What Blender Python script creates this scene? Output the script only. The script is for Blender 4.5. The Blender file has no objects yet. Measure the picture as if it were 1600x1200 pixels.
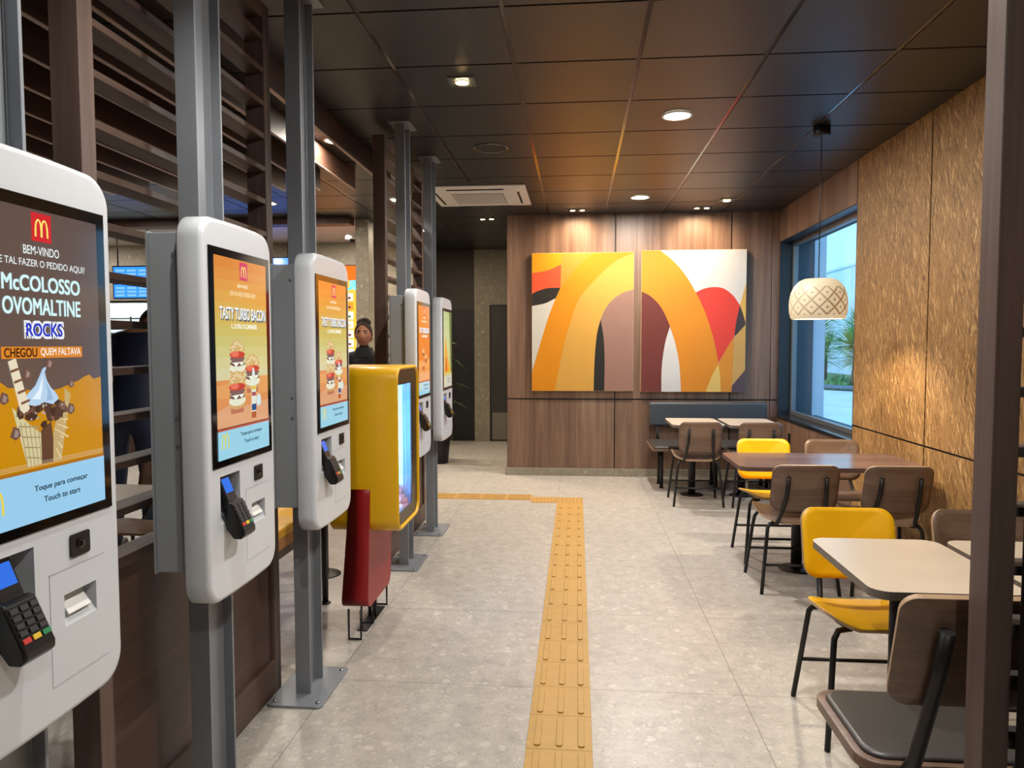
import bpy, bmesh, math, random
from mathutils import Vector, Matrix
random.seed(7)
C = bpy.context.scene.collection
PI = math.pi
sin, cos = math.sin, math.cos

# ------------------------------------------------------------------ render / camera
sc = bpy.context.scene
sc.view_settings.view_transform = 'Standard'
sc.view_settings.look = 'None'
sc.view_settings.gamma = 1.0
sc.view_settings.use_curve_mapping = False
sc.view_settings.exposure = 0.05
sc.render.engine = 'CYCLES'
sc.cycles.use_denoising = True
sc.cycles.max_bounces = 7
sc.cycles.diffuse_bounces = 4
sc.cycles.glossy_bounces = 3
sc.cycles.transparent_max_bounces = 12
sc.cycles.sample_clamp_indirect = 4.0
sc.cycles.caustics_reflective = False
sc.cycles.caustics_refractive = False

F_PX, YAW, PITCH, ROLL, EYE = 1138.4, .0889, -.0543, -.0018, 1.5136
_fw = Vector((-sin(YAW)*cos(PITCH), cos(YAW)*cos(PITCH), sin(PITCH)))
_rt = Vector((cos(YAW), sin(YAW), 0)); _up = _rt.cross(_fw)
rt = cos(ROLL)*_rt + sin(ROLL)*_up; up = -sin(ROLL)*_rt + cos(ROLL)*_up
cam_d = bpy.data.cameras.new('camera'); cam = bpy.data.objects.new('camera', cam_d); C.objects.link(cam)
cam_d.sensor_fit = 'HORIZONTAL'; cam_d.sensor_width = 36; cam_d.lens = F_PX/1600*36
cam_d.clip_start = .05; cam_d.clip_end = 300
M = Matrix((( rt.x, up.x, -_fw.x, 0), (rt.y, up.y, -_fw.y, 0), (rt.z, up.z, -_fw.z, EYE), (0, 0, 0, 1)))
cam.matrix_world = M
sc.camera = cam

# ------------------------------------------------------------------ materials
def lin(c):
    def f(v):
        v /= 255.0
        return v/12.92 if v <= .04045 else ((v+.055)/1.055)**2.4
    return (f(c[0]), f(c[1]), f(c[2]), 1.0)
MATS = {}
def new_mat(name):
    m = bpy.data.materials.new(name); m.use_nodes = True
    nt = m.node_tree; b = nt.nodes['Principled BSDF']
    MATS[name] = m
    return m, nt, b
def mat(name, rgb, rough=.5, metal=0.0, emis=None, estr=1.0, coat=0.0, spec=.5, noise=.06, nscale=18, bump=0.0):
    """plain coloured procedural material with slight tonal variation"""
    if name in MATS: return MATS[name]
    m, nt, b = new_mat(name)
    c = lin(rgb)
    b.inputs['Roughness'].default_value = rough
    b.inputs['Metallic'].default_value = metal
    b.inputs['Specular IOR Level'].default_value = spec
    b.inputs['Coat Weight'].default_value = coat
    if emis is not None:
        b.inputs['Emission Color'].default_value = lin(emis)
        b.inputs['Emission Strength'].default_value = estr
        b.inputs['Base Color'].default_value = c
        return m
    if noise > 0:
        tc = nt.nodes.new('ShaderNodeTexCoord'); n = nt.nodes.new('ShaderNodeTexNoise'); r = nt.nodes.new('ShaderNodeValToRGB')
        n.inputs['Scale'].default_value = nscale; n.inputs['Detail'].default_value = 3
        nt.links.new(tc.outputs['Object'], n.inputs['Vector']); nt.links.new(n.outputs['Fac'], r.inputs['Fac'])
        r.color_ramp.elements[0].position = .3; r.color_ramp.elements[1].position = .7
        r.color_ramp.elements[0].color = (c[0]*(1-noise), c[1]*(1-noise), c[2]*(1-noise), 1)
        r.color_ramp.elements[1].color = (min(1, c[0]*(1+noise)), min(1, c[1]*(1+noise)), min(1, c[2]*(1+noise)), 1)
        nt.links.new(r.outputs['Color'], b.inputs['Base Color'])
        if bump > 0:
            bp = nt.nodes.new('ShaderNodeBump'); bp.inputs['Strength'].default_value = bump; bp.inputs['Distance'].default_value = .002
            n2 = nt.nodes.new('ShaderNodeTexNoise'); n2.inputs['Scale'].default_value = nscale*12
            nt.links.new(tc.outputs['Object'], n2.inputs['Vector'])
            nt.links.new(n2.outputs['Fac'], bp.inputs['Height']); nt.links.new(bp.outputs['Normal'], b.inputs['Normal'])
    else:
        b.inputs['Base Color'].default_value = c
    return m
def glow(name, rgb, s=1.0, rough=.12):
    """screen pixels: emitting, behind a glossy glass front"""
    if name in MATS: return MATS[name]
    m = mat(name, (6, 6, 8), rough, emis=rgb, estr=s)
    return m

def wood(name, dark, mid, light, axis='Z', rough=.42, wide=1.0, coat=0.0):
    if name in MATS: return MATS[name]
    m, nt, b = new_mat(name)
    tc = nt.nodes.new('ShaderNodeTexCoord')
    def mapped(s_across, s_along):
        mp = nt.nodes.new('ShaderNodeMapping')
        sc3 = [s_across]*3; sc3['XYZ'.index(axis)] = s_along
        mp.inputs['Scale'].default_value = sc3
        nt.links.new(tc.outputs['Object'], mp.inputs['Vector']); return mp
    a = mapped(7/wide, .35/wide); f = mapped(55, 1.6)
    n1 = nt.nodes.new('ShaderNodeTexNoise'); n1.inputs['Scale'].default_value = 1; n1.inputs['Detail'].default_value = 3; n1.inputs['Distortion'].default_value = .3
    n2 = nt.nodes.new('ShaderNodeTexNoise'); n2.inputs['Scale'].default_value = 1; n2.inputs['Detail'].default_value = 5; n2.inputs['Roughness'].default_value = .65
    nt.links.new(a.outputs[0], n1.inputs['Vector']); nt.links.new(f.outputs[0], n2.inputs['Vector'])
    mx = nt.nodes.new('ShaderNodeMix'); mx.inputs[0].default_value = .42
    nt.links.new(n1.outputs['Fac'], mx.inputs[2]); nt.links.new(n2.outputs['Fac'], mx.inputs[3])
    r = nt.nodes.new('ShaderNodeValToRGB'); e = r.color_ramp.elements
    e[0].position = .32; e[0].color = lin(dark); e[1].position = .68; e[1].color = lin(light)
    k = e.new(.5); k.color = lin(mid)
    nt.links.new(mx.outputs[0], r.inputs['Fac']); nt.links.new(r.outputs['Color'], b.inputs['Base Color'])
    b.inputs['Roughness'].default_value = rough
    b.inputs['Coat Weight'].default_value = coat; b.inputs['Coat Roughness'].default_value = .2
    bp = nt.nodes.new('ShaderNodeBump'); bp.inputs['Strength'].default_value = .15; bp.inputs['Distance'].default_value = .001
    nt.links.new(n2.outputs['Fac'], bp.inputs['Height']); nt.links.new(bp.outputs['Normal'], b.inputs['Normal'])
    return m

def osb_mat():
    m, nt, b = new_mat('osb_board')
    tc = nt.nodes.new('ShaderNodeTexCoord')
    dn = nt.nodes.new('ShaderNodeTexNoise'); dn.inputs['Scale'].default_value = 9; dn.inputs['Detail'].default_value = 1
    nt.links.new(tc.outputs['Object'], dn.inputs['Vector'])
    ds = nt.nodes.new('ShaderNodeVectorMath'); ds.operation = 'SCALE'; ds.inputs['Scale'].default_value = .016
    nt.links.new(dn.outputs['Color'], ds.inputs[0])
    ad = nt.nodes.new('ShaderNodeVectorMath'); ad.operation = 'ADD'
    nt.links.new(tc.outputs['Object'], ad.inputs[0]); nt.links.new(ds.outputs[0], ad.inputs[1])
    layers = []
    for i, (ang, sx, sz) in enumerate([(.0, 80, 9), (.20, 95, 10), (-.22, 88, 11), (.5, 110, 14)]):
        rot = nt.nodes.new('ShaderNodeMapping'); rot.inputs['Rotation'].default_value = (ang, 0, 0)
        mp = nt.nodes.new('ShaderNodeMapping'); mp.inputs['Scale'].default_value = (8, sx, sz); mp.inputs['Location'].default_value = (i*3.1, i*7.7, i*1.3)
        nt.links.new(ad.outputs[0], rot.inputs['Vector']); nt.links.new(rot.outputs[0], mp.inputs['Vector'])
        v = nt.nodes.new('ShaderNodeTexVoronoi'); v.inputs['Scale'].default_value = 1
        nt.links.new(mp.outputs[0], v.inputs['Vector'])
        sx_ = nt.nodes.new('ShaderNodeSeparateColor'); nt.links.new(v.outputs['Color'], sx_.inputs[0])
        layers.append((v, sx_))
    cur = layers[0][1].outputs[0]; curd = layers[0][0].outputs['Distance']
    for v, s in layers[1:]:
        gt = nt.nodes.new('ShaderNodeMath'); gt.operation = 'GREATER_THAN'; gt.inputs[1].default_value = .62
        nt.links.new(s.outputs[1], gt.inputs[0])
        mx = nt.nodes.new('ShaderNodeMix'); nt.links.new(gt.outputs[0], mx.inputs[0]); nt.links.new(cur, mx.inputs[2]); nt.links.new(s.outputs[0], mx.inputs[3])
        md = nt.nodes.new('ShaderNodeMix'); nt.links.new(gt.outputs[0], md.inputs[0]); nt.links.new(curd, md.inputs[2]); nt.links.new(v.outputs['Distance'], md.inputs[3])
        cur, curd = mx.outputs[0], md.outputs[0]
    r = nt.nodes.new('ShaderNodeValToRGB'); e = r.color_ramp.elements
    e[0].position = 0; e[0].color = lin((106, 76, 42)); e[1].position = 1; e[1].color = lin((208, 168, 110))
    for p, c in ((.15, (146, 108, 62)), (.5, (158, 119, 70)), (.85, (170, 130, 80))):
        k = e.new(p); k.color = lin(c)
    nt.links.new(cur, r.inputs['Fac'])
    r2 = nt.nodes.new('ShaderNodeValToRGB'); r2.color_ramp.elements[0].position = .45; r2.color_ramp.elements[0].color = (1, 1, 1, 1)
    r2.color_ramp.elements[1].position = .8; r2.color_ramp.elements[1].color = (.72, .68, .64, 1)
    nt.links.new(curd, r2.inputs['Fac'])
    mu = nt.nodes.new('ShaderNodeMix'); mu.data_type = 'RGBA'; mu.blend_type = 'MULTIPLY'; mu.inputs[0].default_value = 1
    nt.links.new(r.outputs['Color'], mu.inputs[6]); nt.links.new(r2.outputs['Color'], mu.inputs[7])
    nt.links.new(mu.outputs[2], b.inputs['Base Color'])
    b.inputs['Roughness'].default_value = .6
    bp = nt.nodes.new('ShaderNodeBump'); bp.inputs['Strength'].default_value = .2; bp.inputs['Distance'].default_value = .001
    nt.links.new(cur, bp.inputs['Height']); nt.links.new(bp.outputs['Normal'], b.inputs['Normal'])
    return m

def stone_mat(name, base, chip, chip2, joint=None, rough=.35, stretch=1.0, jx=.715, jy=3.14, js=.9):
    """terrazzo-like porcelain: fine mottling, pale chips, optional square joints"""
    m, nt, b = new_mat(name)
    L = nt.links.new
    tc = nt.nodes.new('ShaderNodeTexCoord')
    dn = nt.nodes.new('ShaderNodeTexNoise'); dn.inputs['Scale'].default_value = 22; dn.inputs['Detail'].default_value = 2
    L(tc.outputs['Object'], dn.inputs['Vector'])
    ds = nt.nodes.new('ShaderNodeVectorMath'); ds.operation = 'SCALE'; ds.inputs['Scale'].default_value = .045
    L(dn.outputs['Color'], ds.inputs[0])
    ad = nt.nodes.new('ShaderNodeVectorMath'); ad.operation = 'ADD'; L(tc.outputs['Object'], ad.inputs[0]); L(ds.outputs[0], ad.inputs[1])
    n = nt.nodes.new('ShaderNodeTexNoise'); n.inputs['Scale'].default_value = 14; n.inputs['Detail'].default_value = 9; n.inputs['Roughness'].default_value = .75
    L(ad.outputs[0], n.inputs['Vector'])
    r = nt.nodes.new('ShaderNodeValToRGB'); e = r.color_ramp.elements
    bl = lin(base)
    e[0].position = .34; e[0].color = (bl[0]*.80, bl[1]*.80, bl[2]*.80, 1); e[1].position = .66; e[1].color = (min(1, bl[0]*1.16), min(1, bl[1]*1.16), min(1, bl[2]*1.16), 1)
    L(n.outputs['Fac'], r.inputs['Fac'])
    cur = r.outputs['Color']
    for scale, thr, rad, col, fac in ((16, .80, .33, chip, .55), (34, .72, .36, chip, .5), (60, .74, .38, chip2, .45), (80, .80, .4, (120, 110, 98), .35)):
        v = nt.nodes.new('ShaderNodeTexVoronoi'); v.inputs['Scale'].default_value = scale
        L(ad.outputs[0], v.inputs['Vector'])
        s = nt.nodes.new('ShaderNodeSeparateColor'); L(v.outputs['Color'], s.inputs[0])
        g = nt.nodes.new('ShaderNodeMath'); g.operation = 'GREATER_THAN'; g.inputs[1].default_value = thr; L(s.outputs[0], g.inputs[0])
        l = nt.nodes.new('ShaderNodeMapRange'); l.inputs[1].default_value = rad; l.inputs[2].default_value = rad-.08; l.inputs[3].default_value = 0; l.inputs[4].default_value = fac
        L(v.outputs['Distance'], l.inputs[0])
        mu = nt.nodes.new('ShaderNodeMath'); mu.operation = 'MULTIPLY'; L(g.outputs[0], mu.inputs[0]); L(l.outputs[0], mu.inputs[1])
        mx = nt.nodes.new('ShaderNodeMix'); mx.data_type = 'RGBA'; L(mu.outputs[0], mx.inputs[0]); L(cur, mx.inputs[6]); mx.inputs[7].default_value = lin(col)
        cur = mx.outputs[2]
    if joint:
        sp = nt.nodes.new('ShaderNodeSeparateXYZ'); L(tc.outputs['Object'], sp.inputs[0])
        masks = []
        for ax, off in ((0, jx), (1, jy)):
            a1 = nt.nodes.new('ShaderNodeMath'); a1.operation = 'SUBTRACT'; a1.inputs[1].default_value = off-90; L(sp.outputs[ax], a1.inputs[0])
            a2 = nt.nodes.new('ShaderNodeMath'); a2.operation = 'PINGPONG'; a2.inputs[1].default_value = js/2; L(a1.outputs[0], a2.inputs[0])
            a3 = nt.nodes.new('ShaderNodeMath'); a3.operation = 'LESS_THAN'; a3.inputs[1].default_value = .0016; L(a2.outputs[0], a3.inputs[0])
            masks.append(a3)
        mm = nt.nodes.new('ShaderNodeMath'); mm.operation = 'MAXIMUM'; L(masks[0].outputs[0], mm.inputs[0]); L(masks[1].outputs[0], mm.inputs[1])
        mx = nt.nodes.new('ShaderNodeMix'); mx.data_type = 'RGBA'; L(mm.outputs[0], mx.inputs[0]); L(cur, mx.inputs[6]); mx.inputs[7].default_value = lin(joint)
        cur = mx.outputs[2]
    L(cur, b.inputs['Base Color'])
    b.inputs['Roughness'].default_value = rough
    return m

# the palette ------------------------------------------------------------
m_floor = stone_mat('floor_stone', (182, 176, 168), (212, 206, 197), (204, 192, 176), joint=(118, 110, 100), rough=.36)
m_stone = stone_mat('wall_stone', (150, 142, 126), (196, 188, 170), (172, 160, 140), rough=.5)
m_osb = osb_mat()
m_walnut = wood('walnut_panel', (92, 68, 56), (124, 96, 78), (156, 126, 104), 'Z')
m_walnut_y = wood('walnut_board', (70, 54, 46), (92, 72, 62), (112, 90, 78), 'Y', .5)
m_walnut_x = wood('walnut_board_across', (66, 48, 42), (86, 65, 56), (108, 84, 73), 'X', .5)
m_walnut_z = wood('walnut_post', (76, 60, 55), (98, 79, 72), (120, 99, 90), 'Z', .5)
m_baffle = wood('baffle_wood', (52, 34, 26), (70, 47, 35), (86, 60, 46), 'Y', .5)
m_lowpanel = wood('low_panel_wood', (62, 44, 37), (82, 60, 50), (102, 78, 66), 'Y', .45, wide=1.6)
m_chair = wood('chair_walnut', (92, 72, 60), (114, 91, 76), (136, 111, 94), 'X', .36, wide=.6)
m_chair_edge = wood('ply_edge', (140, 112, 84), (170, 140, 108), (190, 162, 128), 'X', .5)
m_tabledark = wood('table_walnut', (84, 66, 64), (106, 84, 80), (128, 104, 98), 'X', .2, wide=.7)
m_tabletop = mat('table_laminate', (205, 190, 170), .3, noise=.02, nscale=5)
m_tableedge = mat('table_edge', (112, 104, 96), .45, noise=.04)
m_yellow = mat('chair_yellow', (250, 188, 12), .42, noise=.02, nscale=4)
m_yellowcab = mat('cabinet_yellow', (232, 178, 8), .38, noise=.02, nscale=4, coat=.2)
m_red = mat('stand_red', (150, 22, 28), .42, noise=.04, nscale=6)
m_black = mat('black_metal', (24, 23, 23), .42, noise=.1, spec=.4)
m_blackp = mat('black_plastic', (14, 14, 15), .3, noise=.05)
m_steel = mat('grey_steel', (138, 143, 150), .42, metal=.25, noise=.05, nscale=6)
m_cab = mat('cabinet_grey', (164, 171, 178), .45, metal=.15, noise=.04, nscale=5)
m_chrome = mat('screw_chrome', (170, 172, 175), .25, metal=.9, noise=.02)
m_white = mat('kiosk_white', (218, 224, 231), .32, noise=.01, nscale=3, coat=.25)
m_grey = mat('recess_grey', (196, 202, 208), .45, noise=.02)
m_glassblack = mat('screen_bezel', (5, 5, 6), .08, noise=.0, coat=.3)
m_paper = mat('receipt_paper', (232, 232, 230), .7, noise=.02)
m_ceil = mat('ceiling_tile', (42, 41, 42), .34, noise=.08, nscale=40, bump=.3, spec=.5)
m_tbar = mat('ceiling_bar', (104, 100, 98), .16, metal=.85, noise=.03)
m_dark = mat('dark_groove', (16, 13, 11), .6, noise=.05)
m_canvas = mat('canvas_edge', (226, 200, 150), .7, noise=.03)
m_bench = mat('bench_leather', (68, 74, 80), .42, noise=.05, nscale=30, bump=.2)
m_cushion = mat('seat_cushion', (66, 63, 60), .38, noise=.06, nscale=30, bump=.25)
m_navyframe = mat('window_reveal', (30, 36, 42), .4, noise=.05)
m_alu = mat('window_aluminium', (120, 124, 128), .35, metal=.5, noise=.04)
m_sill = mat('granite_sill', (36, 38, 42), .12, noise=.25, nscale=160)
m_tact = mat('tactile_yellow', (188, 148, 82), .5, noise=.05, nscale=20, bump=.2)
m_acw = mat('appliance_white', (222, 220, 214), .4, noise=.01)
m_wallpaint = mat('plain_wall', (120, 112, 102), .7, noise=.05)
m_darkwall = mat('dark_wall', (66, 60, 54), .6, noise=.08)
m_door = mat('door_dark', (52, 50, 47), .5, noise=.05)
m_doorblack = mat('door_black', (18, 17, 17), .5, noise=.05)
m_kick = mat('kick_plate', (134, 128, 118), .35, metal=.6, noise=.05)

def glass_mat(name, tint=(.93, .97, 1.0), refl=.08):
    m, nt, b = new_mat(name)
    nt.nodes.remove(b)
    o = [n for n in nt.nodes if n.type == 'OUTPUT_MATERIAL'][0]
    t = nt.nodes.new('ShaderNodeBsdfTransparent'); t.inputs[0].default_value = (*tint, 1)
    g = nt.nodes.new('ShaderNodeBsdfGlossy'); g.inputs['Roughness'].default_value = .02
    lw = nt.nodes.new('ShaderNodeLayerWeight'); pw = nt.nodes.new('ShaderNodeMath'); pw.operation = 'POWER'; pw.inputs[1].default_value = 4.5
    fr = nt.nodes.new('ShaderNodeMath'); fr.operation = 'MULTIPLY_ADD'; fr.inputs[1].default_value = .5; fr.inputs[2].default_value = refl*.3
    nt.links.new(lw.outputs['Facing'], pw.inputs[0]); nt.links.new(pw.outputs[0], fr.inputs[0])
    mx = nt.nodes.new('ShaderNodeMixShader')
    nt.links.new(fr.outputs[0], mx.inputs[0]); nt.links.new(t.outputs[0], mx.inputs[1]); nt.links.new(g.outputs[0], mx.inputs[2])
    nt.links.new(mx.outputs[0], o.inputs[0])
    return m
m_glass = glass_mat('window_glass')
m_vglass = glass_mat('vitrine_glass', (.95, .98, 1.0))

# ------------------------------------------------------------------ mesh builder
class MB:
    def __init__(s): s.v = []; s.f = []; s.m = []; s.sm = []
    def add(s, vs, fs, m=0, smooth=False):
        o = len(s.v); s.v += [tuple(p) for p in vs]
        for f in fs: s.f.append([i+o for i in f]); s.m.append(m); s.sm.append(smooth)
        return s
    def box(s, x0, x1, y0, y1, z0, z1, m=0):
        vs = [(x0,y0,z0),(x1,y0,z0),(x1,y1,z0),(x0,y1,z0),(x0,y0,z1),(x1,y0,z1),(x1,y1,z1),(x0,y1,z1)]
        return s.add(vs, [(0,3,2,1),(4,5,6,7),(0,1,5,4),(1,2,6,5),(2,3,7,6),(3,0,4,7)], m)
    def prism(s, poly, axis, a, b, m=0, mcap=None, smooth=False):
        """polygon in the plane normal to axis, extruded from a to b"""
        if mcap is None: mcap = m
        def P(p, t):
            return {'X': (t, p[0], p[1]), 'Y': (p[0], t, p[1]), 'Z': (p[0], p[1], t)}[axis]
        n = len(poly); vs = [P(p, a) for p in poly] + [P(p, b) for p in poly]
        o = len(s.v)
        area = sum(poly[i][0]*poly[(i+1)%n][1]-poly[(i+1)%n][0]*poly[i][1] for i in range(n))
        s.v += vs
        flip = (area < 0) ^ (axis == 'Y') ^ (b < a)
        for i in range(n):
            q = [o+i, o+(i+1)%n, o+n+(i+1)%n, o+n+i]
            s.f.append(q[::-1] if flip else q); s.m.append(m); s.sm.append(smooth)
        c0, c1 = [o+i for i in range(n)][::-1], [o+n+i for i in range(n)]
        if flip: c0, c1 = c0[::-1], c1[::-1]
        s.f.append(c0); s.m.append(mcap); s.sm.append(False)
        s.f.append(c1); s.m.append(mcap); s.sm.append(False)
        return s
    def tube(s, pts, r, n=10, m=0, cap=True):
        pts = [Vector(p) for p in pts]; rr = r if isinstance(r, (list, tuple)) else [r]*len(pts)
        o = len(s.v); prev = None
        for i, p in enumerate(pts):
            if i == 0: d = pts[1]-pts[0]
            elif i == len(pts)-1: d = pts[-1]-pts[-2]
            else: d = (pts[i+1]-p).normalized() + (p-pts[i-1]).normalized()
            d.normalize()
            if prev is None:
                a = Vector((0,0,1)) if abs(d.z) < .9 else Vector((1,0,0))
                u = d.cross(a).normalized()
            else: u = (prev - d*prev.dot(d)).normalized()
            prev = u; w = d.cross(u)
            for k in range(n):
                t = 2*PI*k/n; s.v.append(tuple(p + rr[i]*(cos(t)*u + sin(t)*w)))
        for i in range(len(pts)-1):
            for k in range(n):
                s.f.append([o+i*n+k, o+i*n+(k+1)%n, o+(i+1)*n+(k+1)%n, o+(i+1)*n+k]); s.m.append(m); s.sm.append(True)
        if cap:
            s.f.append([o+k for k in range(n)][::-1]); s.m.append(m); s.sm.append(False)
            e = o+(len(pts)-1)*n; s.f.append([e+k for k in range(n)]); s.m.append(m); s.sm.append(False)
        return s
    def lathe(s, prof, cx=0, cy=0, n=32, m=0, smooth=True, cap=True):
        o = len(s.v)
        for r, z in prof:
            for k in range(n):
                t = 2*PI*k/n; s.v.append((cx+r*cos(t), cy+r*sin(t), z))
        for i in range(len(prof)-1):
            for k in range(n):
                s.f.append([o+i*n+k, o+i*n+(k+1)%n, o+(i+1)*n+(k+1)%n, o+(i+1)*n+k]); s.m.append(m); s.sm.append(smooth)
        if not cap: return s
        if prof[0][0] > 1e-5: s.f.append([o+k for k in range(n)][::-1]); s.m.append(m); s.sm.append(False)
        if prof[-1][0] > 1e-5:
            e = o+(len(prof)-1)*n; s.f.append([e+k for k in range(n)]); s.m.append(m); s.sm.append(False)
        return s
    def ell(s, c, r, m=0, nu=16, nv=10, smooth=True):
        o = len(s.v)
        for i in range(nv+1):
            ph = PI*i/nv
            for k in range(nu):
                t = 2*PI*k/nu; s.v.append((c[0]+r[0]*sin(ph)*cos(t), c[1]+r[1]*sin(ph)*sin(t), c[2]-r[2]*cos(ph)))
        for i in range(nv):
            for k in range(nu):
                s.f.append([o+i*nu+k, o+i*nu+(k+1)%nu, o+(i+1)*nu+(k+1)%nu, o+(i+1)*nu+k]); s.m.append(m); s.sm.append(smooth)
        return s
    def flat(s, poly, fn, m=0):
        """a flat polygon; fn maps (u,v) to 3D"""
        return s.add([fn(*p) for p in poly], [list(range(len(poly)))], m)
    def build(s, name, mats, parent=None, bevel=0, seg=2, loc=None, smooth_all=False):
        me = bpy.data.meshes.new(name)
        me.from_pydata(s.v, [], s.f)
        for mt in (mats if isinstance(mats, (list, tuple)) else [mats]): me.materials.append(mt)
        for p, i, k in zip(me.polygons, s.m, s.sm): p.material_index = i; p.use_smooth = k or smooth_all
        me.update()
        o = bpy.data.objects.new(name, me); C.objects.link(o)
        if parent is not None: o.parent = parent
        if loc is not None: o.location = loc
        if bevel > 0:
            bv = o.modifiers.new('bevel', 'BEVEL'); bv.width = bevel; bv.segments = seg; bv.limit_method = 'ANGLE'; bv.angle_limit = math.radians(40)
            bv.harden_normals = False
        return o
def tag(o, label=None, cat=None, group=None, kind=None):
    if label: o['label'] = label
    if cat: o['category'] = cat
    if group: o['group'] = group
    if kind: o['kind'] = kind
    return o
def thing(name, label, cat, loc=(0,0,0), rz=0, group=None):
    o = bpy.data.objects.new(name, None); C.objects.link(o); o.empty_display_size = .1
    o.location = loc; o.rotation_euler = (0, 0, rz)
    return tag(o, label, cat, group)
def struct(name, mb, m, bevel=0, **k):
    return tag(mb.build(name, m, bevel=bevel, **k), kind='structure')
def copy_tree(o, parent=None):
    c = o.copy(); C.objects.link(c)
    if parent is not None: c.parent = parent
    for ch in [x for x in bpy.data.objects if x.parent == o and x != c]: copy_tree(ch, c)
    return c
def rrect(x0, x1, y0, y1, r, n=6, crown=0.0):
    """rounded rectangle outline, counter-clockwise; r may be 4 radii (bl, br, tr, tl)"""
    if not isinstance(r, (list, tuple)): r = [r]*4
    pts = []
    for (cx, cy, a0), q in zip(((x0, y0, PI), (x1, y0, 1.5*PI), (x1, y1, 0), (x0, y1, .5*PI)), r):
        ccx = cx + q*(1 if cx == x0 else -1); ccy = cy + q*(1 if cy == y0 else -1)
        for i in range(n+1):
            t = a0 + .5*PI*i/n
            pts.append((ccx+q*cos(t), ccy+q*sin(t)))
    if crown:
        # soften long top and bottom edges outward
        out = []
        mx, my, hx = (x0+x1)/2, (y0+y1)/2, (x1-x0)/2
        for k, (x, y) in enumerate(pts):
            out.append((x, y + (crown*(1-((x-mx)/hx)**2))*(1 if y > my else -1)))
        # add mid points on top/bottom edges
        res = []
        for i, p in enumerate(out):
            res.append(p); q = out[(i+1) % len(out)]
            if abs(p[0]-q[0]) > .1:
                for j in range(1, 8):
                    x = p[0]+(q[0]-p[0])*j/8
                    yb = (y1 if p[1] > my else y0) + crown*(1-((x-mx)/hx)**2)*(1 if p[1] > my else -1)
                    res.append((x, yb))
        out = res
        return out
    return pts

# text -> mesh polygons
_txt_cache = {}
def glyphs(s, bold=0.0):
    key = (s, bold)
    if key in _txt_cache: return _txt_cache[key]
    cu = bpy.data.curves.new('lettering', 'FONT'); cu.body = s; cu.size = 1; cu.align_x = 'CENTER'; cu.align_y = 'CENTER'
    cu.offset = bold; cu.resolution_u = 4; cu.fill_mode = 'FRONT'
    ob = bpy.data.objects.new('lettering', cu); C.objects.link(ob)
    dg = bpy.context.evaluated_depsgraph_get(); dg.update()
    ev = ob.evaluated_get(dg); me = ev.to_mesh()
    vs = [tuple(v.co) for v in me.vertices]; fs = [list(p.vertices) for p in me.polygons]
    ev.to_mesh_clear(); bpy.data.objects.remove(ob); bpy.data.curves.remove(cu)
    _txt_cache[key] = (vs, fs); return vs, fs
def put_text(mb, s, fn, cu, cv, height, width=None, m=0, bold=0.0, slant=0.0, font_fac=.72):
    """lettering centred on (cu, cv) in the plane mapped by fn, cap height 'height', squeezed to 'width'"""
    vs, fs = glyphs(s, 0.0)
    if not vs: return
    x0 = min(v[0] for v in vs); x1 = max(v[0] for v in vs); y0 = min(v[1] for v in vs); y1 = max(v[1] for v in vs)
    k = height/(y1-y0); kx = (width/(x1-x0)) if width else k
    offs = [(0, 0)] if bold <= 0 else [(a*bold, b_*bold*.6) for a in (-1, 1) for b_ in (-1, 1)]
    for i, (ox, oy) in enumerate(offs):
        mb.add([fn(cu+(v[0]+ox-(x0+x1)/2)*kx+slant*(v[1]-(y0+y1)/2)*k, cv+(v[1]+oy-(y0+y1)/2)*k) for v in vs], fs, m)
def arches(mb, fn, cu, cv, w, h, m, t=.13):
    """the two-arched M drawn as a band"""
    def arch(x0, x1):
        outer, inner = [], []
        n = 14
        for i in range(n+1):
            a = PI*(1-i/n); cx = (x0+x1)/2; hw = (x1-x0)/2
            yy = (sin(a))**.62
            outer.append((cx+hw*cos(a), -h/2+h*yy)); 
            hi = hw-w*t
            inner.append((cx+max(hi, .001)*cos(a), -h/2+(h*.93-w*t*.3)*yy))
        for i in range(n):
            mb.add([fn(cu+outer[i][0], cv+outer[i][1]), fn(cu+outer[i+1][0], cv+outer[i+1][1]), fn(cu+inner[i+1][0], cv+inner[i+1][1]), fn(cu+inner[i][0], cv+inner[i][1])], [(0, 3, 2, 1)], m)
    arch(-w/2, w*.06); arch(-w*.06, w/2)

# ================================================================== THE SETTING
ZC = 2.983                       # ceiling height
XR = 2.231                       # right wall
YB = 8.372                       # panelled end wall
XL, Y0, YE = -9.0, -3.5, 11.3
GX, GY, GS = -.3323, 3.886, .6453

mb = MB(); mb.box(XL-.2, XR+.37, Y0-.2, YE+.2, -.12, 0)
struct('floor', mb, m_floor)

# ceiling: dark tiles hanging a little below the level of their bars
mb = MB(); mb.box(XL-.2, XR+.37, Y0-.2, YE+.2, ZC+.0045, ZC+.1, 1)
ix0 = int((XL-GX)/GS)-1; iy0 = int((Y0-GY)/GS)-1
for i in range(ix0, 5):
    for j in range(iy0, 13):
        x0, x1 = GX+i*GS+.011, GX+(i+1)*GS-.011; y0, y1 = GY+j*GS+.008, GY+(j+1)*GS-.008
        x0 = max(x0, XL); x1 = min(x1, XR-.001); y0 = max(y0, Y0); y1 = min(y1, YE-.001)
        if y1 > YB+.05 and x1 > -.85:                       # the ceiling of the corridor stops at its right wall
            if x0 > -.85: y1 = min(y1, YB)
        if y0 > 8.42 and x1 < -2.3: continue
        if x1-x0 < .02 or y1-y0 < .02: continue
        mb.box(x0, x1, y0, y1, ZC, ZC+.005, 0)
struct('ceiling', mb, [m_ceil, m_tbar])
mb = MB(); mb.box(XL, -2.45, 8.44, 10.3, ZC-.006, ZC+.006)
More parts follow.
